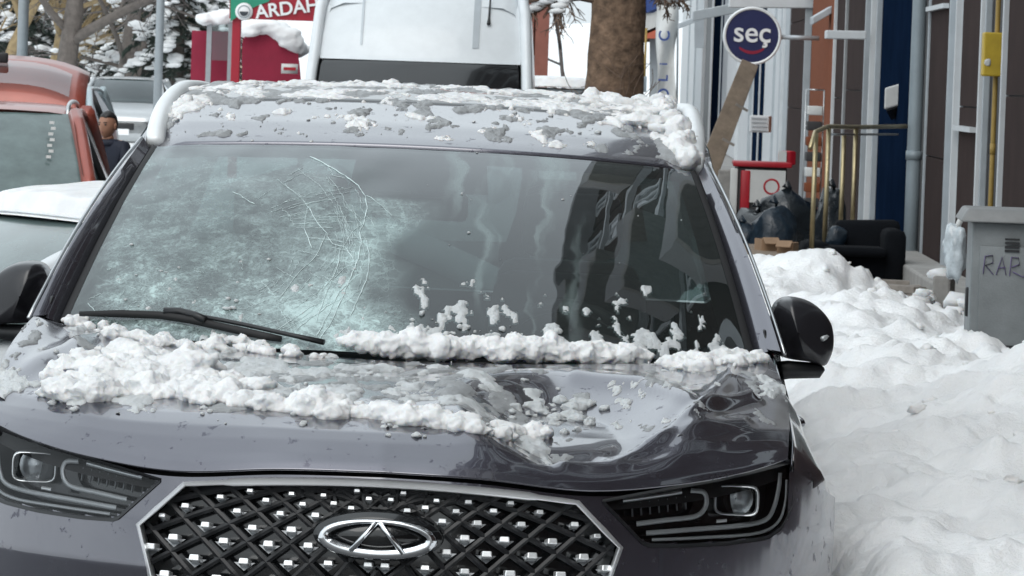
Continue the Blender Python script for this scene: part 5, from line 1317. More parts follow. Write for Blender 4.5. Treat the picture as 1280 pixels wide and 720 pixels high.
# ================================================================== OTHER VEHICLES
def bgcar(name, label, loc, yaw, paint, L=4.2, W=1.75, H=1.5, belt=.98, hood=.90, cow=1.0, wt=1.72, re=3.35, group=None, rails=False, snow=0.0, plate=True, estate=True, gm='car_glass'):
    c = empty(name, loc, (0, 0, yaw)); tag(c, label, 'car', group); h = W / 2
    secs = [(0, .70, .38, hood * .72), (.05, .82, .28, hood * .84), (.22, .93, .24, hood * .93), (.5, .985, .24, hood * .97), (cow, 1.0, .24, belt), (L * .5, 1.0, .24, belt + .01), (L - .7, 1.0, .24, belt + .02), (L - .15, .95, .26, belt), (L - .02, .86, .35, belt - .1)]
    def sec(v, k, zb, zt):
        hp = h * k; prof = [(.0, zb), (.8, zb), (.94, zb + .08), (1.0, zb + .28), (1.0, zt - .22), (.97, zt - .09), (.90, zt - .02), (.78, zt), (.4, zt + .012), (0, zt + .016)]
        P = [(x * hp, z) for x, z in prof]; return [Vector((x, v, z)) for x, z in P] + [Vector((-x, v, z)) for x, z in P[-2:0:-1]]
    def body(b):
        rows = [sec(*s) for s in secs]; b.grid(rows, True); n = len(rows[0]); b.f.append(tuple(range(n))); b.mi.append(0); b.f.append(tuple(len(b.v) - n + k for k in range(n))); b.mi.append(0)
    bd = one(body, 'body', paint, c, auto=50)
    hb_, htp = h * .86, h * .69
    def gl(f, t, v0, v1, z0, z1, w0, w1, bow=.14):
        hw2 = lerp(w0, w1, t); return Vector((f * hw2, lerp(v0, v1, t) + (bow if v1 > v0 else -bow) * (f * f) * 1.0, lerp(z0, z1, t) + .03 * 4 * t * (1 - t) * (1 if v1 > v0 else .5)))
    zt = H - .045
    def wsg(b): b.grid([[gl(f, t, cow - .02, wt, belt + .012, zt, hb_, htp) for f in np.linspace(-1, 1, 15)] for t in np.linspace(0, 1, 7)])
    one(wsg, 'windscreen', gm, c)
    rv = L - .12 if estate else L - .62
    def rwg(b): b.grid([[gl(f, t, rv, re, belt + .02, zt, hb_ * .95, htp, .06) for f in np.linspace(-1, 1, 9)] for t in np.linspace(0, 1, 5)])
    one(rwg, 'rear_window', 'car_glass', c)
    def rpt(f, v, o=0): return Vector((f * htp * 1.04, v + .14 * f * f * (1 - sstep(wt, wt + .5, v)), zt + .045 * math.sin(math.pi * min(1, max(0, (v - wt) / (re - wt)))) ** .6 + .02 * (1 - f * f) - .0 + o - .03 * max(0, abs(f) - .85) / .15))
    one(lambda b: b.grid([[rpt(f, v) for f in np.linspace(-1, 1, 17)] for v in np.linspace(wt, re, 14)]), 'roof', paint, c)
    for s in (1, -1):
        def sg2(b):
            rows = []
            for v in np.linspace(cow + .2, rv - .06, 14):
                t = min(1, (v - cow) / (wt - cow)); t2 = min(1, (rv - v) / max(.05, rv - re)); t = min(t, t2)
                rows.append([Vector((s * lerp(h * .93, lerp(hb_, htp * 1.03, t), k), v, lerp(belt - .01, lerp(belt, zt, t), k))) for k in (0, .5, 1)])
            b.grid(rows)
        one(sg2, 'side_window', gm, c)
        A_ = [gl(s, t, cow - .02, wt, belt + .012, zt, hb_ * 1.03, htp * 1.05) for t in np.linspace(0, 1, 7)]
        C_ = [gl(s, t, rv, re, belt + .02, zt, hb_ * .98, htp * 1.05, .06) for t in np.linspace(0, 1, 5)]
        one(lambda b: b.tube(A_, .048, 8), 'front_pillar', paint, c); one(lambda b: b.tube(C_, .06, 6), 'rear_pillar', paint, c)
        one(lambda b: b.tube([rpt(s * .99, v) + Vector((0, 0, -.012)) for v in np.linspace(wt, re, 8)], .03, 6), 'roof_edge', paint, c)
        one(lambda b: b.tube([Vector((s * h * .95, lerp(cow, re, .5), belt)), Vector((s * htp * 1.03, lerp(cow, re, .5), zt))], .03, 5), 'door_pillar', 'black_plastic', c)
        one(lambda b: b.lump((s * (h + .09), cow + .42, belt + .08), .10, 2, .05, 1, (1, .6, .75)), 'door_mirror', paint, c)
        one(lambda b: b.lump((s * h * .62, .10, hood * .74), .16, 2, .0, 1, (1.0, .55, .5)), 'headlight', 'clear_lens', c)
        one(lambda b: b.lump((s * h * .62, .13, hood * .74), .14, 2, .0, 1, (1.0, .5, .45)), 'headlight_bowl', 'dull_silver', c)
        for v in (.78, L - .75):
            wl = one(lambda b: b.lathe([(-.09, .2), (-.1, .29), (-.06, .32), (.06, .32), (.1, .29), (.09, .2)], (s * (h - .11), v, .32), 'x', 24), 'wheel', 'rubber', c)
            one(lambda b: b.lathe([(s * .07, .001), (s * .075, .12), (s * .09, .2)], (s * (h - .11), v, .32), 'x', 16), 'rim', 'rim_alloy', wl)
        if rails: one(lambda b: b.tube([rpt(s * .93, wt + .05, -.01), rpt(s * .93, wt + .14, .035)] + [rpt(s * .93, v, .042) for v in np.linspace(wt + .3, re - .2, 5)] + [rpt(s * .93, re - .05, 0)], .015, 6), 'roof_rail', 'dull_silver', c)
    one(lambda b: b.box((0, .02, hood * .62), (h * .8, .06, .14)), 'grille', 'black_plastic', c, bevel=.02)
    if plate: one(lambda b: b.box((0, -.015, .45), (.52, .02, .115)), 'number_plate', 'sign_white', c, smooth=False)
    if snow:
        def cap(b):
            rows = [[rpt(f, v, -.01 if abs(f) > .97 or v < wt + .03 else snow * (1 - .55 * f ** 6) + .012 * noise.noise(Vector((f * 4, v * 4, 1)))) for f in np.linspace(-1, 1, 33)] for v in np.linspace(wt - .02, re, 40)]
            b.grid(rows)
        one(cap, 'snow_cap', 'snow', c)
    return c
# red hatchback with its tailgate up
rx = wpt(110, 222, 29.0).x - .74
red = bgcar('parked_car', 'red hatchback parked with its tailgate raised above the roof', (rx, 28.0, 0), rad(2.6), 'red_paint', L=4.2, W=1.80, H=1.47, belt=.92, rails=True, gm='iced_glass')
tgz = wpt(40, 70, 32.5).z
tg = one(lambda b: b.grid([[Vector((u * .63, v - .10 * u * u, z - .10 * abs(u) ** 3)) for u in np.linspace(-1, 1, 15)] for v, z in ((3.55, 1.44), (3.9, tgz - .12), (4.15, tgz - .03), (4.3, tgz), (4.36, tgz - .06))]), 'tailgate', 'red_paint', red, solid=.05)
one(lambda b: b.grid([[Vector((u * .52, v - .10 * u * u - .03, z - .08 * abs(u) ** 3)) for u in np.linspace(-1, 1, 13)] for v, z in ((3.72, 1.60), (3.9, tgz - .11), (4.10, tgz - .035))]), 'tailgate_window', 'shelter_glass', tg)
one(lambda b: b.box((.0, 4.0, tgz - .02), (.16, .05, .07)), 'tailgate_latch', 'black_plastic', tg, bevel=.01)
one(lambda b: [b.box((.52 + (k % 2) * .012, 1.30 + k * .045, 1.16 + k * .035), (.03, .01, .018)) for k in range(7)], 'windscreen_stickers', 'poster_white', red, smooth=False)['kind'] = 'stuff'
# white car under snow, parked askew
wx = wpt(60, 250, 15.6)
bgcar('parked_car', 'white low car parked askew with a thick slab of snow on its roof', (wx.x - 1.50, 14.45, 0), rad(-58), 'white_paint', L=4.1, W=1.68, H=1.28, belt=.90, hood=.84, snow=.055, plate=False, estate=False, re=2.75, gm='iced_glass')
sv = wpt(152, 97, 92); bgcar('parked_car', 'silver off-road car parked far down the street before the snowy fir', (sv.x, 91, 0), rad(-1), 'silver_paint', L=4.5, W=1.8, H=1.50, belt=1.0, rails=False)
tv = wpt(38, 130, 60); bgcar('parked_car', 'pale blue-grey small car parked between the red hatchback and the silver car', (tv.x, 59, 0), rad(-2), 'teal_paint', L=3.9, W=1.65, H=1.46)
dv_ = wpt(700, 100, 66); bgcar('parked_car', 'dark car under a snow blanket beside the thick brown tree trunk', (dv_.x, 64, 0), rad(2), 'dark_paint', L=4.3, W=1.75, H=1.68, belt=1.05, snow=.10)

# ---- white high-roof van
vy = 40.0; vc = wpt(519, 80, vy); VX = vc.x
van = empty('delivery_van', (VX, vy, 0), (0, 0, rad(-1.0))); tag(van, 'white high-roof van parked behind the dark grey car', 'van')
def vsec(v, hb2, hm, ht2, zt2, zb=.3):
    P = [(0, zb), (hb2 * .9, zb), (hb2, zb + .15), (hb2, 1.0), (hm, 1.75), (lerp(hm, ht2, .55), lerp(1.75, zt2, .62)), (ht2, zt2 - .16), (ht2 - .05, zt2 - .05), (ht2 - .16, zt2), (ht2 * .4, zt2 + .01), (0, zt2 + .012)]
    return P
def vanbody(b):
    rows = []
    for v, k, zt2 in ((1.30, .975, 2.36), (1.42, .99, 2.46), (1.6, 1.0, 2.55), (2.0, 1.0, 2.62), (3.5, 1.0, 2.64), (5.4, .99, 2.62), (5.55, .96, 2.56)):
        P = [(x * k, z) for x, z in vsec(v, .99, .955, .875, zt2)]; rows.append([Vector((x, v, z)) for x, z in P] + [Vector((-x, v, z)) for x, z in P[-2:0:-1]])
    b.grid(rows, True); n = len(rows[0]); b.f.append(tuple(len(b.v) - n + k for k in range(n))); b.mi.append(0)
one(vanbody, 'body', 'white_paint', van, auto=60)
one(lambda b: b.grid([[Vector((u * hw2, v + .10 * u * u, z)) for u in np.linspace(-1, 1, 15)] for hw2, v, z in ((.82, .0, .35), (.90, -.02, .6), (.94, .04, .9), (.93, .16, 1.10), (.90, .48, 1.20))]), 'front_end', 'white_paint', van)
one(lambda b: b.grid([[Vector((u * hw2, v + .16 * u * u - .03, z)) for u in np.linspace(-1, 1, 21)] for hw2, v, z in ((.90, .46, 1.20), (.885, .66, 1.5), (.865, .86, 1.80), (.85, .955, 1.87))]), 'windscreen', 'gloss_black', van)
one(lambda b: b.grid([[Vector((u * hw2, v + .16 * u * u - .03, z )) for u in np.linspace(-1, 1, 21)] for hw2, v, z in ((.875, .945, 1.868), (.885, .985, 1.92), (.89, 1.06, 2.06), (.875, 1.22, 2.32), (.85, 1.42, 2.48))]), 'roof_front', 'white_paint', van)
for s in (1, -1):
    one(lambda b: b.tube([Vector((s * .965, .60, 1.2)), Vector((s * .94, .95, 1.72)), Vector((s * .925, 1.12, 1.95)), Vector((s * .90, 1.3, 2.3)), Vector((s * .86, 1.5, 2.5))], .05, 8), 'front_pillar', 'white_paint', van)
    one(lambda b: b.grid([[Vector((s * .985, v, .3)), Vector((s * .985, v, 1.0)), Vector((s * .95, v, z1)) ] for v, z1 in ((.15, 1.1), (.55, 1.22), (.95, 1.75), (1.31, 2.2))]), 'front_door', 'white_paint', van)
    mv = one(lambda b: b.lump((s * 1.14, .75, 1.32), .15, 2, .03, 1, (.7, .5, 1.2)), 'door_mirror', 'black_plastic', van)
    one(lambda b: b.lump((s * .68, .08, .82), .2, 2, 0, 1, (.9, .4, .8)), 'headlight', 'clear_lens', van)
    for v in (.95, 4.3): one(lambda b: b.lathe([(-.1, .2), (-.11, .30), (-.06, .34), (.06, .34), (.11, .3), (.1, .2)], (s * .86, v, .34), 'x', 24), 'wheel', 'rubber', van)
for u0, wd in ((-.52, .010), (.48, .028)):
    one(lambda b: b.grid([[Vector((u, v - .038 + .16 * (u / .88) ** 2 - .002, z)) for u in (u0 - wd, u0 + wd)] for v, z in ((1.03, 2.0), (1.06, 2.06), (1.22, 2.32), (1.40, 2.475))]), 'roof_rib', 'trim_alu', van)
ap = wpt(608, 30, vy + 1.2) - van.location; one(lambda b: b.tube([Vector((ap.x, 1.16, ap.z)), Vector((ap.x, 1.22, ap.z + .05)), Vector((ap.x + .01, 1.38, ap.z + .40))], [.018, .010, .005], 6), 'aerial', 'black_plastic', van)
one(lambda b: b.box((0, -.03, .75), (.9, .05, .2)), 'grille', 'black_plastic', van, bevel=.02)

# ================================================================== PERSON
py_ = 38.0; hc = wpt(136, 157, py_)
per = empty('person', (hc.x, py_, 0), (0, 0, rad(-28))); tag(per, 'person with short dark hair in a navy jacket beside the red hatchback', 'person')
HZ = hc.z      # head centre height
k_ = HZ / 1.40
jn = {'pel': (0, .10, .80), 'spine': (0, .07, .98), 'chest': (0, .03, 1.14), 'neck': (0, .0, 1.265), 'head0': (0, -.015, 1.33),
      'shL': (.15, .04, 1.20), 'elL': (.22, .0, .96), 'wrL': (.16, -.18, .86), 'haL': (.14, -.25, .855), 'shR': (-.15, .04, 1.20), 'elR': (-.22, .02, .96), 'wrR': (-.17, -.17, .88), 'haR': (-.15, -.24, .87),
      'hipL': (.085, .10, .76), 'knL': (.10, .04, .42), 'anL': (.10, .10, .07), 'toL': (.10, -.08, .035), 'hipR': (-.085, .10, .76), 'knR': (-.10, .07, .42), 'anR': (-.10, .13, .07), 'toR': (-.11, -.05, .035)}
rd = {'pel': .13, 'spine': .135, 'chest': .15, 'neck': .062, 'head0': .055, 'shL': .075, 'elL': .058, 'wrL': .042, 'haL': .034, 'hipL': .092, 'knL': .066, 'anL': .046, 'toL': .04}
ed = [('pel', 'spine'), ('spine', 'chest'), ('chest', 'neck'), ('neck', 'head0')]
for s in 'LR': ed += [('chest', 'sh' + s), ('sh' + s, 'el' + s), ('el' + s, 'wr' + s), ('wr' + s, 'ha' + s), ('pel', 'hip' + s), ('hip' + s, 'kn' + s), ('kn' + s, 'an' + s), ('an' + s, 'to' + s)]
for s, sx in (('L', 1), ('R', -1)):
    hx, hy, hz = jn['ha' + s]
    for q, (ox, ln) in enumerate(((-.027, .062), (-.009, .074), (.009, .070), (.027, .055))):
        a, c_ = f'f{q}a' + s, f'f{q}b' + s; jn[a] = (hx + ox, hy - ln * .55, hz - .005); jn[c_] = (hx + ox * .9, hy - ln, hz - .03); ed += [('ha' + s, a), (a, c_)]; rd[a] = .009; rd[c_] = .008
    a, c_ = 'tha' + s, 'thb' + s; jn[a] = (hx - sx * .04, hy + .0, hz + .005); jn[c_] = (hx - sx * .055, hy - .035, hz - .005); ed += [('ha' + s, a), (a, c_)]; rd[a] = .011; rd[c_] = .009
nm = list(jn); me = bpy.data.meshes.new('body'); me.from_pydata([Vector(jn[n]) * k_ for n in nm], [(nm.index(a), nm.index(c_)) for a, c_ in ed], [])
bo = bpy.data.objects.new('body', me); COL.objects.link(bo)
mo = bo.modifiers.new('skin', 'SKIN'); bpy.context.view_layer.objects.active = bo
sk = me.skin_vertices[0].data if me.skin_vertices else None
if sk is None:
    bm = bmesh.new(); bm.from_mesh(me); bm.verts.layers.skin.verify(); bm.to_mesh(me); bm.free(); sk = me.skin_vertices[0].data
for i, n in enumerate(nm):
    r = rd.get(n, rd.get(n[:-1] + 'L', .05)) * k_; sk[i].radius = (r, r * (.8 if n in ('chest', 'spine', 'pel') else 1)); sk[i].use_root = (n == 'pel')
ss = bo.modifiers.new('sub', 'SUBSURF'); ss.levels = 2; ss.render_levels = 2
dg = bpy.context.evaluated_depsgraph_get(); me2 = bpy.data.meshes.new_from_object(bo.evaluated_get(dg)); bo.modifiers.clear(); bo.data = me2
me2.materials.clear()
for q in ('jacket', 'trousers', 'skin', 'black_plastic'): me2.materials.append(M(q))
for p in me2.polygons:
    c_ = p.center / k_; p.use_smooth = True
    p.material_index = 2 if (c_.z > 1.27 or (c_.y < -.185 and c_.z > .7)) else 3 if c_.z < .10 else 1 if c_.z < .74 else 0
bo.parent = per
def headm(b):
    vs_, fs = ICO[3]; out_ = []
    for q in vs_:
        x, y, z = q.x * .078, q.y * .098, q.z * .118
        if z < 0: x *= 1 - .28 * (-z / .118) ** 1.5; y = y * (1 - .12 * (-z / .118)) - .012 * (-z / .118)
        if y < 0 and abs(x) < .02 and -.035 < z < .02: y -= .022 * (1 - abs(x) / .02) * (1 - abs(z + .012) / .035)     # nose
        if y < 0 and abs(abs(x) - .03) < .016 and abs(z - .008) < .014: y += .006                                     # eye sockets
        if y < 0 and abs(x) < .025 and abs(z + .058) < .012: y -= .004                                               # lips
        out_.append(Vector((x, y, z)))
    b.add([p * k_ + Vector((0, -.02, HZ)) for p in out_], fs)
HC = Vector((0, -.02, HZ))
hd = one(headm, 'head', 'skin', per)
one(lambda b: b.add([Vector((q.x * .084, q.y * .104 + .012, q.z * .124 + .014)) * k_ * (1 + .05 * noise.noise(q * 5)) + HC for q in ICO[3][0]], [f for f in ICO[3][1] if all((ICO[3][0][i].z > .30 - .10 * ICO[3][0][i].y) or (ICO[3][0][i].y > .25 and ICO[3][0][i].z > -.45) for i in f)]), 'hair', 'hair', hd, solid=.012)
for s in (1, -1):
    one(lambda b: b.lump(HC + Vector((s * .079, .012, -.005)) * k_, .028 * k_, 2, .1, 2, (.35, .7, 1.1)), 'ear', 'skin', hd)
    one(lambda b: b.lump(HC + Vector((s * .030, -.083, .008)) * k_, .011 * k_, 2, 0, 1, (1.3, .6, .7)), 'eye', 'eye_dark', hd)
    one(lambda b: b.tube([HC + Vector((s * .014, -.092, .026)) * k_, HC + Vector((s * .046, -.080, .027)) * k_], .0045 * k_, 5), 'eyebrow', 'hair', hd)
one(lambda b: b.tube([HC + Vector((-.024, -.078, -.056)) * k_, HC + Vector((0, -.087, -.057)) * k_, HC + Vector((.024, -.078, -.056)) * k_], [.003, .007, .003], 6), 'mouth', 'lip', hd)
one(lambda b: b.tube([Vector((.075 * math.cos(a), .02 + .07 * math.sin(a), 1.245)) * k_ for a in np.linspace(0, 2 * math.pi, 17)], .032, 7, cap=False), 'collar', 'jacket', per)

# ================================================================== BUS SHELTER, LAMP POSTS
by = 75.0; bs = empty('bus_shelter', (wpt(295, 60, by).x, by, 0)); tag(bs, 'red bus shelter with a green and red lettered banner across its front', 'bus shelter'); BO = bs.location
def BP(px, py, y=by): return wpt(px, py, y) - BO
def bq(b, x0, x1, y0, y1, d=by, dep=.12):
    a, c_ = BP(x0, y0, d), BP(x1, y1, d); b.hexa([Vector((x, y, z)) for z in (c_.z, a.z) for x, y in ((a.x, a.y), (c_.x, a.y), (c_.x, a.y + dep), (a.x, a.y + dep))])
p0, p1 = BP(288, 100), BP(302, 0)
one(lambda b: b.hexa([Vector((x, y, z)) for z in (0, p1.z) for x, y in ((p0.x, 0), (p1.x, 0), (p1.x, .2), (p0.x, .2))]), 'post', 'shelter_red', bs, smooth=False, bevel=.01)
q0 = BP(420, 100); one(lambda b: b.hexa([Vector((x, y, z)) for z in (0, p1.z) for x, y in ((q0.x, 0), (q0.x + .18, 0), (q0.x + .18, .2), (q0.x, .2))]), 'post', 'shelter_red', bs, smooth=False, bevel=.01)
ban = one(lambda b: bq(b, 288, 434, -22, 28, by - .05, .15), 'banner', 'shelter_red', bs, smooth=False)
one(lambda b: b.prism([(288, -22), (350, -22), (336, 2), (322, 7), (303, 16), (288, 27)], lambda x, y: BP(x, y, by - .07), lambda x, y: BP(x, y, by - .055)), 'green_corner', 'sign_green', ban, smooth=False)
text_mesh('ARDAHAN', .30, .004, 'lettering', 'sign_white', ban, Matrix.Translation(BP(376, 9, by - .08)) @ RX @ Matrix.Rotation(rad(9), 4, 'Z'), bold=.006)
ec = BP(305, 14.5, by - .085); er = 11 * by / FPX
em2 = one(lambda b: b.lathe([(0, .001), (-.01, er * .96), (.01, er)], ec, 'y', 32), 'emblem', 'sign_white', ban)
one(lambda b: b.lathe([(-.012, er * .62), (-.014, er * .68), (-.012, er * .74)], ec, 'y', 28), 'emblem_ring', 'pipe_grey', em2)
def embl(b):
    b.prism([(er * .5 * math.cos(a), er * .5 * math.sin(a)) for a in np.linspace(math.pi, 2 * math.pi, 13)], lambda x, z: ec + Vector((x, -.02, z)), lambda x, z: ec + Vector((x, -.012, z)))
one(embl, 'emblem_mark', 'sign_dark', em2, smooth=False)
one(lambda b: bq(b, 261, 286, 24, 76, by + .6, .02), 'side_glass', 'shelter_glass', bs, smooth=False)
one(lambda b: bq(b, 240, 290, 38, 110, by + 1.2, .05), 'back_panel', 'maroon_cloth', bs, smooth=False)
for x in (259, 286): one(lambda b: bq(b, x, x + 3, 22, 125, by + .55, .06), 'glass_post', 'pole_grey', bs, smooth=False)
def lumps(name, pts, y, r0, r1, n, mat, label, vox=.03, parent=None, dep=.5):
    b = MB(); P = catmull([(x, z, 0) for x, z in pts], 50)
    for k in range(n):
        p = P[rs.randrange(51)]; b.lump(wpt(p.x + rs.uniform(-2, 2), p.y + rs.uniform(-2, 2), y + rs.uniform(0, dep)), rs.uniform(r0, r1), 2, .25, 1.3, (1.3, 1, .8), rs.random() * 50)
    o = b.build(name, mat); mo = o.modifiers.new('r', 'REMESH'); mo.mode = 'VOXEL'; mo.voxel_size = vox; mo.use_smooth_shade = True
    me = bpy.data.meshes.new_from_object(o.evaluated_get(bpy.context.evaluated_depsgraph_get())); o.modifiers.clear(); o.data = me
    return tag(o, label, 'snow', kind='stuff')
lumps('snow_on_shelter', [(250, 26), (268, 24), (288, 20)], by + .5, .07, .14, 26, 'far_snow', 'snow lying on the roof edge of the red bus shelter')
# maroon tarpaulin stall under the banner
ty = 78.0
def tarp(b):
    out_ = [(303, 120), (303, 54), (312, 45), (330, 42), (348, 44), (362, 54), (372, 66), (378, 120)]
    rows = [[wpt(x, y, ty + d) + Vector((0, 0, .04 * math.sin(d * 4 + x))) for x, y in [(p.x, p.y) for p in catmull([(x, y, 0) for x, y in out_], 30)]] for d in (0, .5, 1.0, 1.5)]
    b.grid(rows); b.f.append(tuple(range(31))); b.mi.append(0)
tag(one(tarp, 'covered_stall', 'maroon_cloth', auto=40), 'street stall under a maroon tarpaulin inside the red bus shelter frame', 'stall')
lumps('snow_on_stall', [(304, 40), (318, 33), (335, 34), (350, 40), (362, 50), (372, 62)], ty - .15, .10, .19, 60, 'far_snow', 'thick snow sliding off the maroon tarpaulin of the stall', dep=.8)
wc = one(lambda b: b.box(wpt(362, 86, ty - .6), (.26, .3, .16)), 'small_parcel', 'poster_white'); tag(wc, 'small white parcel with a red stripe before the maroon tarpaulin', 'parcel')
one(lambda b: b.box(wpt(362, 86, ty - .76), (.2, .01, .05)), 'red_stripe', 'red_plastic', wc, smooth=False)
def lamp(px, wpx, y, h, label):
    p = wpt(px, 60, y); o = empty('lamp_post', (p.x, y, 0)); r = wpx * y / FPX / 2
    one(lambda b: b.tube([(0, 0, 0), (0, 0, h * .5), (0, 0, h)], [r * 1.1, r, r * .7], 12), 'pole', 'pole_grey', o)
    one(lambda b: b.tube([(0, 0, 0), (0, 0, .5)], r * 1.5, 12), 'pole_base', 'pole_grey', o)
    ar = one(lambda b: b.tube([(0, 0, h), (.5, 0, h + .5), (1.4, 0, h + .65)], [r * .7, r * .5, r * .45], 8), 'arm', 'pole_grey', o)
    one(lambda b: b.lump((1.7, 0, h + .65), .3, 2, 0, 1, (1.3, .5, .3)), 'lamp_head', 'trim_alu', ar); tag(o, label, 'lamp post')
lamp(28, 13, 62, 8, 'grey lamp post behind the red hatchback with its tailgate up'); lamp(199, 10, 85, 8, 'grey lamp post in front of the snowy fir trees')

# ================================================================== TREES
def tree_obj(name, label, loc, h, r, seed, bark, twigm, spread=.6, levels=4, lean=0, first=.25, snow=0.0, nbr=4, group=None, twr=1.0):
    rn = random.Random(seed); o = empty(name, loc); tag(o, label, 'tree', group); tb, lb_, tw, sn = MB(), MB(), MB(), MB()
    def grow(p, d, ln, rr, lev):
        n = 5; pts = [p]; q = p; dd = d
        for k in range(n):
            dd = (dd + Vector((rn.gauss(0, .12), rn.gauss(0, .12), rn.gauss(.03, .10) if lev else rn.gauss(.02, .03)))).normalized(); q = q + dd * (ln / n); pts.append(q)
        rs_ = [max(.004, lerp(rr, rr * .55, k / n)) for k in range(n + 1)]
        (tb if lev == 0 else lb_ if lev < 3 else tw).tube(pts, rs_, 10 if lev == 0 else 5 if lev < 3 else 3, cap=lev < 2)
        if snow and lev in (1, 2, 3) and rn.random() < snow:
            k = rn.randrange(1, n); sn.lump(pts[k] + Vector((0, 0, rs_[k] + .03)), rn.uniform(.06, .16), 1, .3, 1.3, (1.6, 1.2, .7), rn.random() * 50)
        if lev >= levels: return
        for k in range(nbr + (2 if lev == 0 else 0)):
            t = rn.uniform(first if lev == 0 else .2, 1); i = min(n - 1, int(t * n)); b0 = pts[i].lerp(pts[i + 1], t * n - i)
            ax = (pts[i + 1] - pts[i]).normalized(); rv_ = Vector((rn.gauss(0, 1), rn.gauss(0, 1), rn.gauss(0, .5))); pr = (rv_ - ax * rv_.dot(ax)).normalized()
            nd_ = (ax * rn.uniform(.3, .9) + pr * spread * 1.5).normalized(); grow(b0, nd_, ln * rn.uniform(.38, .62), rs_[i] * rn.uniform(.35, .6) * (twr if lev > 1 else 1), lev + 1)
    grow(Vector((0, 0, -.1)), Vector((lean, 0, 1)).normalized(), h * .75, r, 0)
    tb.build('trunk', bark, o); lb_.build('branches', bark, o); tw.build('twigs', twigm, o)
    if snow and sn.v: sn.build('snow_on_branches', 'far_snow', o)['kind'] = 'stuff'
    return o
# thick trunk beside the van, and street trees on the left
t0 = wpt(768, 100, 52)
big = empty('broad_tree', (t0.x, 52, 0)); tag(big, 'thick brown tree trunk with thin snowy branches between van and shops', 'tree')
def trunk(b):
    rows = []
    for z in np.linspace(-.1, 5.5, 40):
        cxx = (z - 1.7) * .01; wr = lerp(.34, .26, z / 5.5) + .10 * math.exp(-z / .25)
        rows.append([Vector((cxx + wr * math.cos(a) * (1 + .14 * noise.noise(Vector((math.cos(a) * 3, math.sin(a) * 3, z * .7))) + .10 * noise.noise(Vector((math.cos(a) * 9, math.sin(a) * 9, z * 2.2)))), wr * math.sin(a), z)) for a in np.linspace(0, 2 * math.pi, 29)[:-1]])
    b.grid(rows, True)
one(trunk, 'trunk', 'bark_brown', big)
lb_, sn_ = MB(), MB(); rn = random.Random(5)
def twigs(p, d, ln, r, lev):
    n = 6; pts = [p]; q = p; dd = d
    for k in range(n):
        dd = (dd + Vector((rn.gauss(0, .16), rn.gauss(0, .1), rn.gauss(-.05, .12)))).normalized(); q = q + dd * ln / n; pts.append(q)
    lb_.tube(pts, [max(.004, r * (1 - .12 * k)) for k in range(n + 1)], 5, cap=False)
    if lev < 2:
        for k in range(1, n): sn_.lump(pts[k] + Vector((0, 0, r + .02)), rn.uniform(.04, .08), 1, .3, 1.2, (1.8, 1, .6), k + lev)
    if lev < 3:
        for _ in range(6): twigs(pts[rn.randrange(1, n + 1)], (dd + Vector((rn.gauss(0, .7), rn.gauss(0, .4), rn.gauss(-.25, .5)))).normalized(), ln * rn.uniform(.35, .6), r * .5, lev + 1)
for a, zz, ln in ((math.pi, 2.65, 1.0), (math.pi - .3, 3.0, 1.1), (.2, 2.75, .4), (math.pi + .3, 3.3, 1.3), (.1, 3.2, .4)):
    twigs(Vector((.25 * math.cos(a), .2 * math.sin(a) - .1, zz)), Vector((math.cos(a), math.sin(a) * .3 - .1, .12)).normalized(), ln, .05, 0)
for k in range(12): twigs(Vector((rn.uniform(-.1, .42), -.38, rn.uniform(.8, 1.3))), Vector((rn.gauss(0, .25), -.1, 1)).normalized(), .8, .010, 2)
lb_.build('branches', 'twig', big); sn_.build('snow_on_branches', 'far_snow', big)['kind'] = 'stuff'
def at(px, y): p = wpt(px, 90, y); return (p.x, y, 0)
tree_obj('bare_tree', 'grey-barked bare tree with a crooked trunk behind the silver car', at(141, 112), 9, .22, 21, 'bark_grey', 'grey_twig', lean=.10, snow=.5, first=.25, nbr=5)
tree_obj('bare_tree', 'tall pale-trunked bare tree behind the raised red tailgate', at(76, 105), 10, .26, 22, 'bark_grey', 'grey_twig', snow=.35, first=.3, nbr=5)
tree_obj('bare_tree', 'bare tree with tan twigs beside the lamp post behind the red hatchback', at(48, 120), 8, .16, 23, 'tan_twig', 'tan_twig', snow=.35, first=.08, nbr=6, spread=.4, twr=1.4)
tree_obj('bare_tree', 'dense bare tree with tan twigs at the far left edge of the street', at(4, 118), 8, .17, 24, 'tan_twig', 'tan_twig', snow=.35, first=.08, nbr=6, spread=.4, twr=1.4)
tree_obj('bare_tree', 'low branching grey-brown bare tree between the crooked trunk and the tall pale trunk', at(108, 125), 8, .15, 25, 'bark_grey', 'grey_twig', snow=.6, first=.08, nbr=6, twr=1.5)
tree_obj('bare_tree', 'slim bare tree standing right of the crooked trunk near the fir', at(168, 120), 8, .13, 26, 'bark_grey', 'grey_twig', snow=.5, first=.1, nbr=5, twr=1.4)
tree_obj('bare_tree', 'thin bare tree in the gap between the van and the thick trunk', at(712, 150), 10, .08, 27, 'grey_twig', 'grey_twig', first=.15, nbr=5)
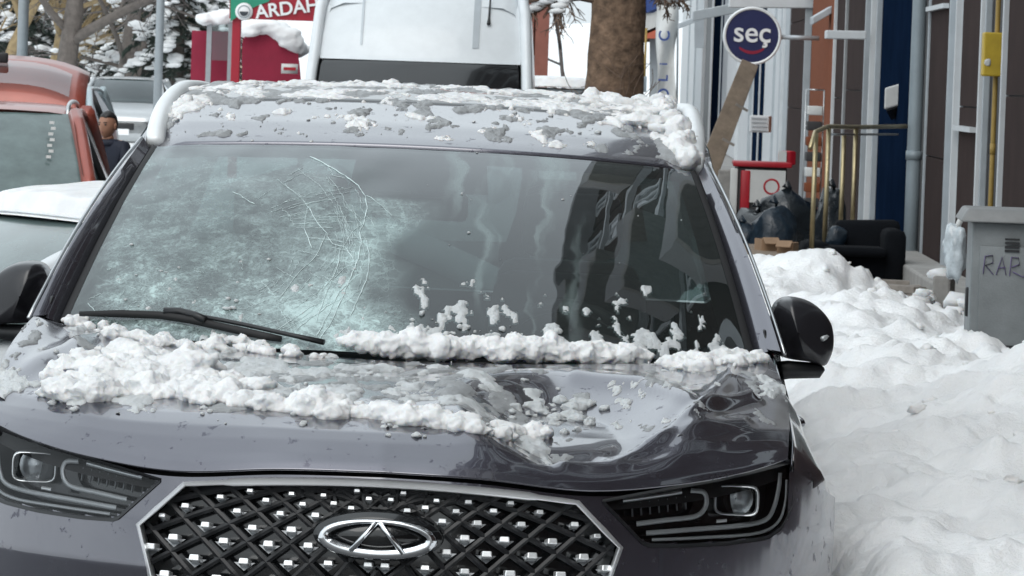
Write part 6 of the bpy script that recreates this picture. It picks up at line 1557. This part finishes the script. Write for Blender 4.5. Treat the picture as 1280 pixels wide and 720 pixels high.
def spruce(label, loc, h, rb, seed):
    rn = random.Random(seed); o = empty('fir_tree', loc); tag(o, label, 'tree', 'snow laden fir trees on the left'); fo, sn, br = MB(), MB(), MB()
    one(lambda b: b.tube([(0, 0, -.1), (0, 0, h * .5), (0, 0, h)], [.18, .11, .02], 8), 'trunk', 'bark_grey', o)
    n = int(h * 22)
    for i in range(n):
        z = h * (.07 + .93 * (i / n) ** 1.05); ln = rb * (1 - z / h) ** .85 * rn.uniform(.75, 1.15) + .12; a = i * 2.399 + rn.gauss(0, .2)
        dr = Vector((math.cos(a), math.sin(a), 0)); P = [Vector((0, 0, z)) + dr * ln * t + Vector((0, 0, .10 * ln * t - .55 * ln * t * t)) for t in np.linspace(0, 1, 6)]
        br.tube(P, [.025, .02, .016, .012, .008, .004], 4, cap=False); sd2 = Vector((-dr.y, dr.x, 0))
        for k in range(int(26 * ln) + 8):
            t = rn.uniform(.15, 1) ** .8; p = Vector((0, 0, z)) + dr * ln * t + Vector((0, 0, .10 * ln * t - .55 * ln * t * t)); wv = .30 * ln * (1.05 - t) + .08
            s = rn.choice((-1, 1)); tip = p + sd2 * s * wv * rn.uniform(.5, 1) + dr * rn.uniform(.0, .15) + Vector((0, 0, rn.uniform(-.14, .02))); hw2 = Vector((0, 0, rn.uniform(.02, .045))) + dr * rn.uniform(.02, .05)
            fo.add([p - hw2, p + hw2, tip + Vector((0, 0, -.03))], [(0, 1, 2)])
        if rn.random() < .62:
            t0_ = rn.uniform(.2, .5)
            for t in np.arange(t0_, min(1.0, t0_ + rn.uniform(.25, .6)), .10):
                p = Vector((0, 0, z)) + dr * ln * t + Vector((0, 0, .10 * ln * t - .55 * ln * t * t)); sn.lump(p + Vector((0, 0, .05)), rn.uniform(.06, .12) * (.6 + .5 * ln), 1, .35, 1.3, (1.5, 1.5, .55), rn.random() * 60)
    br.build('branches', 'bark_grey', o); fo.build('crown', 'needles', o, smooth=False); sn.build('snow_on_boughs', 'far_snow', o)['kind'] = 'stuff'
spruce('broad fir with heavy snow on its boughs beside the red bus shelter', at(222, 106), 7.6, 1.5, 31)
spruce('darker fir set back behind the lamp post and the broad fir', at(182, 124), 9, 1.8, 32)
spruce('tall fir behind the bare trees with little snow on its boughs', at(120, 150), 11, 2.4, 33)
spruce('fir standing behind the tan-twigged bare trees', at(30, 150), 11, 2.6, 34)
spruce('fir behind the tall pale-trunked tree', at(80, 158), 12, 2.5, 35)
spruce('slender fir behind the banner of the red bus shelter', at(262, 150), 9, 1.7, 36)

# ================================================================== FAR BUILDINGS, HILLS
def block(name, label, px0, px1, y, h, dep, mat, nx, nz, wmat='shop_glass', columns=False):
    a, c_ = wpt(px0, 90, y), wpt(px1, 90, y); o = empty(name, ((a.x + c_.x) / 2, y, 0)); tag(o, label, 'building'); w_ = c_.x - a.x
    one(lambda b: b.box((0, dep / 2, h / 2), (w_, dep, h)), 'wall', mat, o, smooth=False); one(lambda b: b.box((0, dep / 2, h + .15), (w_ + .6, dep + .6, .3)), 'roof', 'far_snow', o, smooth=False)
    for i in range(nx):
        for k in range(nz):
            cx2 = -w_ / 2 + (i + .5) * w_ / nx; cz = 1.6 + k * 3.0
            wf = one(lambda b: b.box((cx2, -.03, cz), (min(1.5, w_ / nx * .55), .06, 1.5)), 'window_frame', 'trim_white', o, smooth=False); one(lambda b: b.box((cx2, -.07, cz), (min(1.5, w_ / nx * .55) - .2, .03, 1.3)), 'pane', wmat, wf, smooth=False)
    if columns:
        for i in range(nx + 1): one(lambda b: b.box((-w_ / 2 + i * w_ / nx, -.2, h / 2), (.35, .4, h)), 'column', mat, o, smooth=False)
block('beige_building', 'beige apartment house far behind the fir trees and bus shelter', 225, 330, 190, 12, 10, 'beige_wall', 4, 3)
block('brick_building', 'reddish brick building with upright columns just behind the van', 560, 676, 120, 12, 10, 'brick_red', 6, 3, columns=True)
block('grey_building', 'long grey-brown house row far behind the trees at the end of the street', -60, 215, 230, 10, 10, 'grey_wall', 9, 3)
def hills(b):
    rows = []
    for y, k in ((420, 0), (520, .5), (700, 1.0), (880, 1.2)):
        rows.append([Vector((x, y, k * (9 + 7 * noise.noise(Vector((x * .006, y * .004, 0))) + 3 * noise.noise(Vector((x * .02, y * .01, 3)))) - .5)) for x in np.linspace(-390, 390, 80)])
    b.grid(rows)
struct(one(hills, 'hill', 'far_snow'))
